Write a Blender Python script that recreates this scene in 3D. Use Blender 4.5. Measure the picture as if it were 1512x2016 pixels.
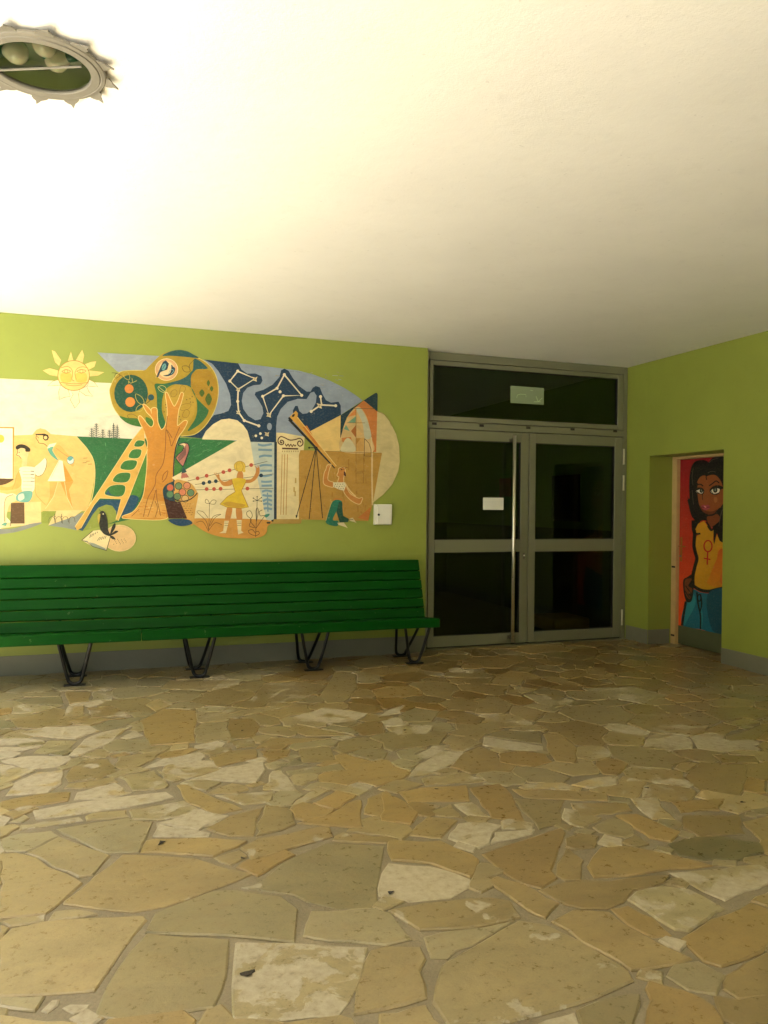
import bpy, math, random
import numpy as np
from mathutils import Vector, Matrix
from mathutils.geometry import tessellate_polygon

random.seed(7); rng = np.random.default_rng(7)
scene = bpy.context.scene
for o in list(bpy.data.objects): bpy.data.objects.remove(o)

# ------------------------------------------------------------------ camera
F, YAW, PITCH, ROLL, EYE = 1535.29, 0.3407, -0.0061, 0.00971, 1.5   # fitted to the room's edges (photo is 1512 x 2016)
def cam_dir(a, b):
    c, s = math.cos(ROLL), math.sin(ROLL); a, b = c*a - s*b, s*a + c*b
    return a, b
def basis(v):
    c, s = math.cos(ROLL), math.sin(ROLL)
    a, b = c*v[0] - s*v[2], s*v[0] + c*v[2]
    d = (a, v[1], b)
    c, s = math.cos(PITCH), math.sin(PITCH)
    d = (d[0], c*d[1] - s*d[2], s*d[1] + c*d[2])
    c, s = math.cos(YAW), math.sin(YAW)
    return Vector((c*d[0] + s*d[1], -s*d[0] + c*d[1], d[2]))
RIGHT, FWD, UP = basis((1, 0, 0)), basis((0, 1, 0)), basis((0, 0, 1))
EYEP = Vector((0, 0, EYE))
cd = bpy.data.cameras.new('camera'); cam = bpy.data.objects.new('camera', cd); scene.collection.objects.link(cam)
cam.matrix_world = Matrix(((RIGHT.x, UP.x, -FWD.x, 0), (RIGHT.y, UP.y, -FWD.y, 0), (RIGHT.z, UP.z, -FWD.z, EYE), (0, 0, 0, 1)))
cd.sensor_fit = 'VERTICAL'; cd.sensor_height = 36.0; cd.lens = F/2016*36.0; cd.clip_end = 2000; cd.clip_start = 0.05
scene.camera = cam
def ray(u, v): return basis(((u-756)/F, 1.0, -(v-1008)/F))
def on_y(u, v, y): d = ray(u, v); return EYEP + d*(y/d.y)
def on_x(u, v, x): d = ray(u, v); return EYEP + d*(x/d.x)
def on_z(u, v, z): d = ray(u, v); return EYEP + d*((z-EYE)/d.z)
def to_px(p):
    q = Vector(p) - EYEP; f = q.dot(FWD)
    if f < 0.05: return None
    return 756 + F*q.dot(RIGHT)/f, 1008 - F*q.dot(UP)/f

# ------------------------------------------------------------------ world, sun, exposure
SUN_EL, SUN_AZ = math.radians(68.5), math.radians(-82)      # azimuth of the sun seen from the porch, from +Y towards +X
w = bpy.data.worlds.new('World'); scene.world = w; w.use_nodes = True
nt = w.node_tree; nt.nodes.clear()
sky = nt.nodes.new('ShaderNodeTexSky'); sky.sky_type = 'NISHITA'; sky.sun_disc = False
sky.sun_elevation = SUN_EL; sky.sun_rotation = SUN_AZ; sky.air_density = 1.0; sky.dust_density = 2.0
bg = nt.nodes.new('ShaderNodeBackground'); bg.inputs['Strength'].default_value = 0.05
wo = nt.nodes.new('ShaderNodeOutputWorld'); nt.links.new(sky.outputs[0], bg.inputs[0]); nt.links.new(bg.outputs[0], wo.inputs[0])
sd = bpy.data.lights.new('sun', 'SUN'); sd.energy = 5.0; sd.angle = math.radians(0.53); sd.color = (1.0, 0.968, 0.90)
sun = bpy.data.objects.new('sun', sd); scene.collection.objects.link(sun)
sdir = Vector((math.sin(SUN_AZ)*math.cos(SUN_EL), math.cos(SUN_AZ)*math.cos(SUN_EL), math.sin(SUN_EL)))
sun.rotation_euler = (-sdir).to_track_quat('-Z', 'Y').to_euler()
sun.location = (-12, 3, 14)
scene.view_settings.view_transform = 'Standard'; scene.view_settings.look = 'None'
scene.view_settings.exposure = 3.45; scene.view_settings.gamma = 1.0; scene.view_settings.use_curve_mapping = False
try:
    scene.cycles.max_bounces = 14; scene.cycles.diffuse_bounces = 8; scene.cycles.glossy_bounces = 5; scene.cycles.transparent_max_bounces = 16
    scene.cycles.sample_clamp_indirect = 6
except Exception: pass

# ------------------------------------------------------------------ materials
def lin(c):
    c = c.lstrip('#'); v = [int(c[i:i+2], 16)/255 for i in (0, 2, 4)]
    return tuple(x/12.92 if x <= 0.04045 else ((x+0.055)/1.055)**2.4 for x in v)
class NT:
    def __init__(s, name):
        s.m = bpy.data.materials.new(name); s.m.use_nodes = True; s.t = s.m.node_tree; s.t.nodes.clear()
        s.out = s.n('OutputMaterial'); s.b = s.n('BsdfPrincipled'); s.l(s.b.outputs[0], s.out.inputs[0])
    def n(s, k, **kw):
        x = s.t.nodes.new('ShaderNode'+k)
        for a, v in kw.items(): setattr(x, a, v)
        return x
    def l(s, a, b): s.t.links.new(a, b)
    def noise(s, scale, detail=4, rough=.55, vec=None, distort=0):
        x = s.n('TexNoise'); x.inputs['Scale'].default_value = scale; x.inputs['Detail'].default_value = detail
        x.inputs['Roughness'].default_value = rough; x.inputs['Distortion'].default_value = distort
        if vec is not None: s.l(vec, x.inputs['Vector'])
        return x.outputs['Fac']
    def ramp(s, fac, stops):
        x = s.n('ValToRGB'); e = x.color_ramp.elements
        while len(e) < len(stops): e.new(0.5)
        for i, (p, c) in enumerate(stops): e[i].position = p; e[i].color = (*c, 1) if len(c) == 3 else c
        s.l(fac, x.inputs[0]); return x.outputs[0]
    def mix(s, fac, a, b, mode='MIX'):
        x = s.n('Mix', data_type='RGBA', blend_type=mode)
        for i, v in ((0, fac), (6, a), (7, b)):
            if isinstance(v, (int, float)): x.inputs[i].default_value = v
            elif isinstance(v, tuple): x.inputs[i].default_value = (*v[:3], 1)
            else: s.l(v, x.inputs[i])
        return x.outputs[2]
    def math(s, op, a, b=0.0, clamp=False):
        x = s.n('Math', operation=op, use_clamp=clamp)
        for i, v in ((0, a), (1, b)):
            if isinstance(v, (int, float)): x.inputs[i].default_value = v
            else: s.l(v, x.inputs[i])
        return x.outputs[0]
    def bump(s, h, strength=.3, dist=.005):
        x = s.n('Bump'); x.inputs['Strength'].default_value = strength; x.inputs['Distance'].default_value = dist
        s.l(h, x.inputs['Height']); s.l(x.outputs[0], s.b.inputs['Normal'])
    def pos(s): return s.n('NewGeometry').outputs['Position']
    def set(s, **kw):
        for k, v in kw.items():
            i = s.b.inputs[k.replace('_', ' ')]
            if isinstance(v, (int, float)): i.default_value = v
            elif isinstance(v, tuple): i.default_value = (*v, 1) if len(v) == 3 else v
            else: s.l(v, i)
MAT = {}
def plaster(name, col, rough=.75, var=.10, bscale=160, bstr=.25, blot=1.2):
    k = NT(name); p = k.pos()
    a = k.noise(blot, 5, .6, p); f = k.noise(9, 6, .65, p)
    d = tuple(c*(1-var*1.6) for c in col); e = tuple(min(1, c*(1+var*.6)) for c in col)
    c1 = k.ramp(a, [(.3, d), (.7, e)])
    sp = k.ramp(f, [(.30, (.86, .86, .84)), (.42, (1, 1, 1))])
    mp = k.n('Mapping'); mp.inputs['Scale'].default_value = (1, 1, .35); k.l(p, mp.inputs[0])
    st = k.math('MULTIPLY', k.ramp(k.noise(5.5, 5, .7, mp.outputs[0], .6), [(.60, (0,)*3), (.78, (1,)*3)]), .16)
    sc = k.math('MULTIPLY', k.ramp(k.noise(38, 2, .5, p), [(.735, (0,)*3), (.75, (1,)*3)]), .22)
    c2 = k.mix(st, k.mix(.22, c1, sp, 'MULTIPLY'), tuple(c*.62 for c in col)); c2 = k.mix(sc, c2, tuple(c*.45 for c in col))
    k.set(Base_Color=c2, Roughness=rough)
    h = k.math('ADD', k.noise(bscale, 5, .7, p), k.math('MULTIPLY', k.noise(14, 4, .5, p), 1.2)); k.bump(h, bstr, .004)
    MAT[name] = k.m
plaster('wall_green', (.300, .355, .058), .5, .06)
plaster('ceiling_white', (.84, .83, .79), .8, .03, 90, .35)
plaster('base_grey', lin('7F7F6E'), .5, .09)
plaster('rear_plaster', lin('80806C'), .8, .06)
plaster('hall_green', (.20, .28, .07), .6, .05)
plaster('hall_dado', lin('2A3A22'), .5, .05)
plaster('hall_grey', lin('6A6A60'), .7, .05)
def simple(name, col, rough=.5, metal=0.0, var=.12, scale=6, spec=.5, bump=0, stretch=None):
    k = NT(name); p = k.pos()
    if stretch:
        mp = k.n('Mapping'); mp.inputs['Scale'].default_value = stretch; k.l(p, mp.inputs[0]); p = mp.outputs[0]
    a = k.noise(scale, 5, .6, p)
    k.set(Base_Color=k.ramp(a, [(.25, tuple(c*(1-var) for c in col)), (.75, tuple(min(1, c*(1+var)) for c in col))]), Metallic=metal, Specular_IOR_Level=spec)
    r = k.ramp(k.noise(scale*4, 3, .5, p), [(.3, (rough*.85,)*3), (.7, (min(1, rough*1.15),)*3)]); k.l(r, k.b.inputs['Roughness'])
    if bump: k.bump(k.noise(scale*12, 4, .6, p), bump, .002)
    MAT[name] = k.m
simple('frame_paint', lin('86866E'), .42, .2, .05, 3)
simple('gasket', (.012, .012, .011), .6)
simple('steel', (.90, .86, .76), .32, 1.0, .05, 20)
simple('steel_dark', (.20, .18, .14), .4, .8, .1, 20)
simple('hinge_white', lin('D8D4BC'), .4)
simple('slot_dark', (.02, .013, .01), .6)
simple('bench_iron', (.012, .013, .013), .38, .3, .3, 30, .5, .2)
simple('box_white', lin('E3E1D2'), .35, 0, .03, 8)
simple('lock_dark', (.06, .055, .05), .35, .7)
simple('paper', lin('E9EBDD'), .8, 0, .03, 12)
simple('exit_plate', lin('93A482'), .5, 0, .05, 12)
simple('exit_mark', lin('C6DCA8'), .5, 0, .05, 12)
simple('notice_red', lin('B03048'), .7)
simple('notice_dark', lin('1C1F1A'), .5)
simple('lamp_metal', lin('7B776C'), .6, .15, .10, 14, .4, .15)
simple('lamp_inside', lin('98A492'), .5, .1, .12, 8)
simple('socket', lin('35544C'), .5)
simple('jamb', lin('C9AC76'), .5, 0, .10, 10, .4, .1)
simple('kick_plate', lin('5F6448'), .45, .15, .06, 14)
simple('door_brass', lin('A8743A'), .38, .7, .1, 20)
simple('courtyard', (.58, .56, .51), .9, 0, .10, 1.5, .3, .3)
simple('leaf_dry', (.035, .028, .02), .8, 0, .3, 60)
simple('cut_wood', lin('B98A4A'), .7, 0, .2, 60)
# bulb: opal glass
k = NT('opal_bulb'); k.set(Base_Color=(.86, .84, .74), Roughness=.18, Subsurface_Weight=.15); MAT['opal_bulb'] = k.m
# green gloss paint on boards
k = NT('bench_green'); p = k.pos(); oi = k.n('ObjectInfo')
mp = k.n('Mapping'); mp.inputs['Scale'].default_value = (1.2, 14, 14); k.l(p, mp.inputs[0])
g = k.noise(3, 5, .6, mp.outputs[0])
c = k.ramp(g, [(.3, (.001, .050, .0025)), (.7, (.002, .066, .0035))])
c = k.mix(k.math('MULTIPLY', oi.outputs['Random'], .25), c, (.001, .040, .0025))
chip = k.ramp(k.noise(22, 3, .5, p), [(.715, (0, 0, 0)), (.73, (1, 1, 1))])
k.set(Base_Color=k.mix(k.math('MULTIPLY', chip, .55), c, (.10, .16, .06)), Specular_IOR_Level=.10, Roughness=k.ramp(k.noise(14, 4, .6, p), [(.3, (.40,)*3), (.7, (.55,)*3)]))
k.bump(g, .12, .003); MAT['bench_green'] = k.m
# mural / graffiti paint: colour per face corner, chalky wash on top
def paint_mat(name, wash, rough):
    k = NT(name); p = k.pos(); at = k.n('Attribute'); at.attribute_name = 'Col'
    mp = k.n('Mapping'); mp.inputs['Scale'].default_value = (1, 1, 1.6); mp.inputs['Rotation'].default_value = (0, .5, 0); k.l(p, mp.inputs[0])
    n1 = k.noise(7, 6, .7, mp.outputs[0], .6); n2 = k.noise(45, 5, .65, mp.outputs[0]); n3 = k.noise(24, 3, .5, p)
    dk = k.ramp(n1, [(.28, (1-wash*1.5,)*3), (.62, (1.0,)*3)])
    c = k.mix(1.0, at.outputs['Color'], dk, 'MULTIPLY')
    c = k.mix(k.math('MULTIPLY', k.ramp(n2, [(.48, (0,)*3), (.75, (1,)*3)]), wash*.55), c, (.66, .58, .38))
    c = k.mix(k.math('MULTIPLY', k.ramp(n3, [(.70, (0,)*3), (.74, (1,)*3)]), wash*.9), c, (.74, .68, .5))
    k.set(Base_Color=c, Roughness=rough); k.bump(k.noise(160, 5, .7, p), .2, .003); MAT[name] = k.m
paint_mat('mural_paint', .15, .7)
paint_mat('spray_paint', .12, .5)
# stones
k = NT('flagstone'); p = k.pos(); oi = k.n('ObjectInfo'); at = k.n('Attribute'); at.attribute_name = 'Col'
off = k.n('VectorMath', operation='ADD'); k.l(p, off.inputs[0])
cmb = k.n('CombineXYZ'); k.l(k.math('MULTIPLY', oi.outputs['Random'], 37.0), cmb.inputs[0]); k.l(k.math('MULTIPLY', oi.outputs['Random'], 91.0), cmb.inputs[1])
k.l(cmb.outputs[0], off.inputs[1]); v = off.outputs[0]
mp = k.n('Mapping'); mp.inputs['Scale'].default_value = (1, 2.1, 1); k.l(v, mp.inputs[0])
n1 = k.noise(3.2, 5, .6, mp.outputs[0], .8); n2 = k.noise(26, 6, .72, v); n3 = k.noise(7.5, 5, .62, v, .5); n4 = k.noise(120, 4, .6, v)
col = k.mix(1.0, at.outputs['Color'], k.ramp(n1, [(.22, (.78, .78, .76)), (.5, (.98, .97, .94)), (.78, (1.14, 1.10, 1.02))]), 'MULTIPLY')
col = k.mix(k.math('MULTIPLY', k.ramp(n3, [(.52, (0,)*3), (.72, (1,)*3)]), .28), col, (.24, .155, .065))       # rust bloom
col = k.mix(.55, col, k.ramp(k.math('ADD', k.math('MULTIPLY', n2, .6), k.math('MULTIPLY', n4, .4)), [(.32, (.55, .53, .49)), (.50, (1, 1, 1)), (.70, (1.24, 1.22, 1.16))]), 'MULTIPLY')
# pale flaking crust: much on rough stones (alpha near 1), islands on a few others
fl = k.math('SUBTRACT', k.math('ADD', k.noise(6.0, 6, .66, v, .4), k.math('MULTIPLY', at.outputs['Alpha'], .55)), .75)
flm = k.ramp(fl, [(.0, (0,)*3), (.018, (1,)*3)])
fcol = k.ramp(n2, [(.3, (.25, .21, .135)), (.42, (.39, .34, .235)), (.7, (.50, .445, .325))])
col = k.mix(k.math('MULTIPLY', flm, .75), col, fcol)
spk = k.ramp(k.noise(70, 3, .5, v), [(.70, (0,)*3), (.74, (1,)*3)])
spk = k.math('MULTIPLY', spk, k.ramp(k.noise(4.5, 3, .5, v), [(.50, (0,)*3), (.66, (1,)*3)]))
col = k.mix(k.math('MULTIPLY', spk, .35), col, (.07, .05, .035))
rgh = k.mix(flm, k.ramp(n2, [(.3, (.24,)*3), (.7, (.40,)*3)]), (.72, .72, .72))
k.set(Base_Color=col, Roughness=rgh, Specular_IOR_Level=.5)
hh = k.math('ADD', k.math('ADD', k.math('MULTIPLY', n2, .6), k.math('MULTIPLY', n4, .22)), k.math('ADD', k.math('MULTIPLY', n1, 2.0), k.math('MULTIPLY', flm, .5)))
k.bump(hh, .30, .006); MAT['flagstone'] = k.m
k = NT('mortar'); p = k.pos(); a = k.noise(5, 5, .6, p); b = k.noise(90, 5, .7, p)
k.set(Base_Color=k.mix(.7, k.ramp(a, [(.3, (.20, .165, .10)), (.7, (.29, .24, .15))]), k.ramp(b, [(.3, (.7,)*3), (.6, (1.05,)*3)]), 'MULTIPLY'), Roughness=.72)
k.bump(k.math('ADD', b, k.math('MULTIPLY', k.noise(18, 4, .6, p), 1.4)), .5, .006); MAT['mortar'] = k.m
# window glass: Fresnel mix of clear tinted and mirror
def glass(name, tint, ior=1.5):
    m = bpy.data.materials.new(name); m.use_nodes = True; t = m.node_tree; t.nodes.clear()
    o = t.nodes.new('ShaderNodeOutputMaterial'); mx = t.nodes.new('ShaderNodeMixShader'); f = t.nodes.new('ShaderNodeFresnel')
    tr = t.nodes.new('ShaderNodeBsdfTransparent'); gl = t.nodes.new('ShaderNodeBsdfGlossy')
    f.inputs['IOR'].default_value = ior; tr.inputs[0].default_value = (*tint, 1); gl.inputs['Roughness'].default_value = .015; gl.inputs[0].default_value = (.9, .95, .88, 1)
    for a, b in ((f.outputs[0], mx.inputs[0]), (tr.outputs[0], mx.inputs[1]), (gl.outputs[0], mx.inputs[2]), (mx.outputs[0], o.inputs[0])): t.links.new(a, b)
    MAT[name] = m
glass('door_glass', (.62, .70, .54), 1.38); glass('lamp_glass', (.93, .96, .93), 1.75)

# ------------------------------------------------------------------ mesh helpers
COL = scene.collection
def mesh_obj(name, verts, faces, mat, parent=None, cols=None, smooth=False):
    me = bpy.data.meshes.new(name); me.from_pydata([tuple(v) for v in verts], [], faces); me.validate(); 
    if cols is not None:
        ca = me.color_attributes.new('Col', 'FLOAT_COLOR', 'POINT')
        ca.data.foreach_set('color', np.array(cols, dtype=np.float32).ravel())
    if smooth: me.polygons.foreach_set('use_smooth', [True]*len(me.polygons))
    me.materials.append(MAT[mat]); me.update()
    o = bpy.data.objects.new(name, me); COL.objects.link(o)
    if parent is not None: o.parent = parent; o.matrix_parent_inverse = Matrix.Translation(-parent.location)
    return o
def empty(name, loc): 
    o = bpy.data.objects.new(name, None); o.location = loc; o.empty_display_size = .1; COL.objects.link(o); return o
def tag(o, label=None, cat=None, group=None, kind=None):
    if label: o['label'] = label
    if cat: o['category'] = cat
    if group: o['group'] = group
    if kind: o['kind'] = kind
    return o
class MB:
    def __init__(s): s.v = []; s.f = []
    def add(s, v, f): n = len(s.v); s.v += [Vector(x) for x in v]; s.f += [tuple(i+n for i in q) for q in f]; return s
    def box(s, x0, x1, y0, y1, z0, z1, b=0.0):
        if b <= 0:
            v = [(x, y, z) for z in (z0, z1) for y in (y0, y1) for x in (x0, x1)]
            return s.add(v, [(0, 2, 3, 1), (4, 5, 7, 6), (0, 1, 5, 4), (2, 6, 7, 3), (0, 4, 6, 2), (1, 3, 7, 5)])
        # chamfered box: three offset copies of the corners
        v = []; idx = {}
        for i, (x, sx) in enumerate(((x0, 1), (x1, -1))):
            for j, (y, sy) in enumerate(((y0, 1), (y1, -1))):
                for kk, (z, sz) in enumerate(((z0, 1), (z1, -1))):
                    for a in range(3):
                        idx[i, j, kk, a] = len(v)
                        v.append((x + (0 if a == 0 else sx*b), y + (0 if a == 1 else sy*b), z + (0 if a == 2 else sz*b)))
        f = []
        for i in (0, 1): f.append([idx[i, 0, 0, 0], idx[i, 1, 0, 0], idx[i, 1, 1, 0], idx[i, 0, 1, 0]])
        for j in (0, 1): f.append([idx[0, j, 0, 1], idx[1, j, 0, 1], idx[1, j, 1, 1], idx[0, j, 1, 1]])
        for q in (0, 1): f.append([idx[0, 0, q, 2], idx[1, 0, q, 2], idx[1, 1, q, 2], idx[0, 1, q, 2]])
        for j in (0, 1):
            for q in (0, 1): f.append([idx[0, j, q, 1], idx[1, j, q, 1], idx[1, j, q, 2], idx[0, j, q, 2]])
        for i in (0, 1):
            for q in (0, 1): f.append([idx[i, 0, q, 0], idx[i, 1, q, 0], idx[i, 1, q, 2], idx[i, 0, q, 2]])
        for i in (0, 1):
            for j in (0, 1): f.append([idx[i, j, 0, 0], idx[i, j, 1, 0], idx[i, j, 1, 1], idx[i, j, 0, 1]])
        for i in (0, 1):
            for j in (0, 1):
                for q in (0, 1): f.append([idx[i, j, q, a] for a in range(3)])
        c = Vector(((x0+x1)/2, (y0+y1)/2, (z0+z1)/2)); g = []
        for q in f:
            P = [Vector(v[t]) for t in q]; n = (P[1]-P[0]).cross(P[2]-P[0]); m = sum(P, Vector())/len(P)
            g.append(q if n.dot(m-c) > 0 else q[::-1])
        return s.add(v, g)
    def tube(s, pts, r, n=8, closed=False):
        pts = [Vector(p) for p in pts]; N = len(pts); rings = []
        up = None
        for i, p in enumerate(pts):
            a = pts[i-1] if (i > 0 or closed) else p; b = pts[(i+1) % N] if (i < N-1 or closed) else p
            t = (b-a).normalized()
            if up is None: up = t.orthogonal().normalized()
            up = (up - t*up.dot(t)); up = up.normalized() if up.length > 1e-6 else t.orthogonal().normalized()
            w_ = t.cross(up); rr = r[i] if isinstance(r, (list, tuple)) else r
            rings.append([p + (up*math.cos(q) + w_*math.sin(q))*rr for q in [2*math.pi*k/n for k in range(n)]])
        v = [x for g in rings for x in g]; f = []
        for i in range(N if closed else N-1):
            j = (i+1) % N
            for k in range(n): f.append((i*n+k, i*n+(k+1) % n, j*n+(k+1) % n, j*n+k))
        if not closed: f += [tuple(range(n))[::-1], tuple((N-1)*n+k for k in range(n))]
        return s.add(v, f)
    def lathe(s, c, prof, n=48, flip=1):      # profile (r, z) revolved round vertical axis at c
        v = [(c[0]+r*math.cos(2*math.pi*k/n), c[1]+r*math.sin(2*math.pi*k/n), c[2]+z) for r, z in prof for k in range(n)]
        f = [(i*n+k, i*n+(k+1) % n, (i+1)*n+(k+1) % n, (i+1)*n+k) for i in range(len(prof)-1) for k in range(n)]
        return s.add(v, f)
    def build(s, name, mat, parent=None, smooth=False): return mesh_obj(name, s.v, s.f, mat, parent, smooth=smooth)
def catmull(pts, closed=True, n=5):
    out = []; N = len(pts)
    for i in range(N if closed else N-1):
        g = lambda j: pts[j % N] if closed else pts[max(0, min(N-1, j))]
        p0, p1, p2, p3 = g(i-1), g(i), g(i+1), g(i+2)
        for t in [q/n for q in range(n)]:
            out.append(tuple(.5*(2*p1[a] + (p2[a]-p0[a])*t + (2*p0[a]-5*p1[a]+4*p2[a]-p3[a])*t*t + (3*p1[a]-p0[a]-3*p2[a]+p3[a])*t**3) for a in (0, 1)))
    if not closed: out.append(tuple(pts[-1]))
    return out

# ------------------------------------------------------------------ the porch (structure)
D1, D2, W, H = 7.449, 7.579, 5.671, 3.148         # mural wall, glazed door, right wall, ceiling
HR, YR1, YR2, XD = 2.097, 6.077, 7.182, 6.021     # door recess in the right wall
XE = 3.104                                        # right end of the mural wall
XL, YB = -2.1, -3.2                               # open side of the porch (eaves) and rear wall
g = MB().box(-60, 60, -60, 60, -.30, -.012).build('courtyard_ground', 'courtyard'); tag(g, 'pale sunlit ground of the courtyard beside the porch', kind='structure')
floor = MB().box(XL-.25, 6.06, YB, 7.66, -.10, 0).build('floor', 'mortar'); tag(floor, 'porch floor of crazy paving bedded in mortar', kind='structure')
LC = Vector((-.243, 3.185, H-.026))               # centre of the lamp let into the ceiling
cb = MB(); hole = [(LC.x+.196*math.cos(t*math.pi/24), LC.y+.196*math.sin(t*math.pi/24)) for t in range(48)]
q = [(LC.x-.4, LC.y-.4), (LC.x+.4, LC.y-.4), (LC.x+.4, LC.y+.4), (LC.x-.4, LC.y+.4)]
pts = [Vector((x, y, H)) for x, y in q + hole]
cb.add(pts, [t if (pts[t[1]]-pts[t[0]]).cross(pts[t[2]]-pts[t[0]]).z < 0 else t[::-1] for t in map(tuple, tessellate_polygon([pts[:4], pts[4:]]))])
for x0, x1, y0, y1 in ((XL, q[0][0], YB, 13.2), (q[1][0], 6.6, YB, 13.2), (q[0][0], q[1][0], YB, q[0][1]), (q[0][0], q[1][0], q[2][1], 13.2)): cb.add([(x0, y0, H), (x1, y0, H), (x1, y1, H), (x0, y1, H)], [(3, 2, 1, 0)])
cb.add([(x, y, z) for z in (H, H+.35) for x, y in ((XL, YB), (6.6, YB), (6.6, 13.2), (XL, 13.2))], [(0, 1, 5, 4), (1, 2, 6, 5), (2, 3, 7, 6), (3, 0, 4, 7), (4, 5, 6, 7)])
ceiling = cb.build('ceiling', 'ceiling_white'); tag(ceiling, 'smooth whitewashed porch ceiling', kind='structure')
mw = MB().box(XL, XE, D1, D1+.30, 0, H-.002).build('mural_wall', 'wall_green'); tag(mw, 'lime green wall carrying the mural above the bench', kind='structure')
MB().box(XL, XE-.001, D1-.006, D1-.0005, 0, .178, .002).build('baseboard', 'base_grey', mw)
rw = MB()
rw.box(W, W+.5, YB, YR1, 0, H-.002); rw.box(W, W+.5, YR1, YR2, HR, H-.002); rw.box(W, W+.5, YR2, 7.72, 0, H-.002)
rw = rw.build('side_wall', 'wall_green'); tag(rw, 'lime green right-hand wall with the deep door recess', kind='structure')
MB().box(W-.006, W-.0005, YB, YR1, 0, .160, .002).build('baseboard', 'base_grey', rw)
MB().box(W-.006, W-.0005, YR2, D2-.012, 0, .165, .002).build('baseboard', 'base_grey', rw)
MB().box(W+.001, XD-.06, YR2-.006, YR2-.0005, 0, .165, .002).build('baseboard', 'base_grey', rw)
cw = MB().box(-7.9, -7.5, -26, 30, -.02, 8.2).build('added_shade_wall', 'rear_plaster'); tag(cw, 'tall plain shading wall added across the courtyard, outside the view', kind='structure')  # added, unseen: blocks low sky and shades the courtyard so light falls off faster
bw = MB().box(.6, W+.5, YB-.3, YB, 0, H-.002).build('rear_wall', 'rear_plaster'); tag(bw, 'plain plaster wall behind the viewer', kind='structure')
# hallway behind the glazed door
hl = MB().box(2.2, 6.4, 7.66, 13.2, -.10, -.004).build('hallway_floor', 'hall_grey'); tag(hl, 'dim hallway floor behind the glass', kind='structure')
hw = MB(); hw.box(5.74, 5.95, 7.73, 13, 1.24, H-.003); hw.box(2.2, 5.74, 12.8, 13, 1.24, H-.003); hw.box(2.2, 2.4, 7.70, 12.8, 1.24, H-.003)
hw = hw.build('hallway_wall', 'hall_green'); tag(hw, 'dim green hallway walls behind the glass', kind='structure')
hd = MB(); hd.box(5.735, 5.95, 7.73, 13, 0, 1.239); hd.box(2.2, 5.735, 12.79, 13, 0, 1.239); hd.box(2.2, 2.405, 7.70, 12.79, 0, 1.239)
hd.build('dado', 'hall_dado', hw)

# ------------------------------------------------------------------ crazy paving: the stones that can be picked out are traced, the rest fill the gaps
K = 1512/760
def fz(ox, oy): return lambda s: [(ox + float(a.split(',')[0])/K, oy + float(a.split(',')[1])/K) for a in s.split()]
F1, F2, F3, F4 = fz(0, 1290), fz(752, 1250), fz(0, 1600), fz(752, 1600)
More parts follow.
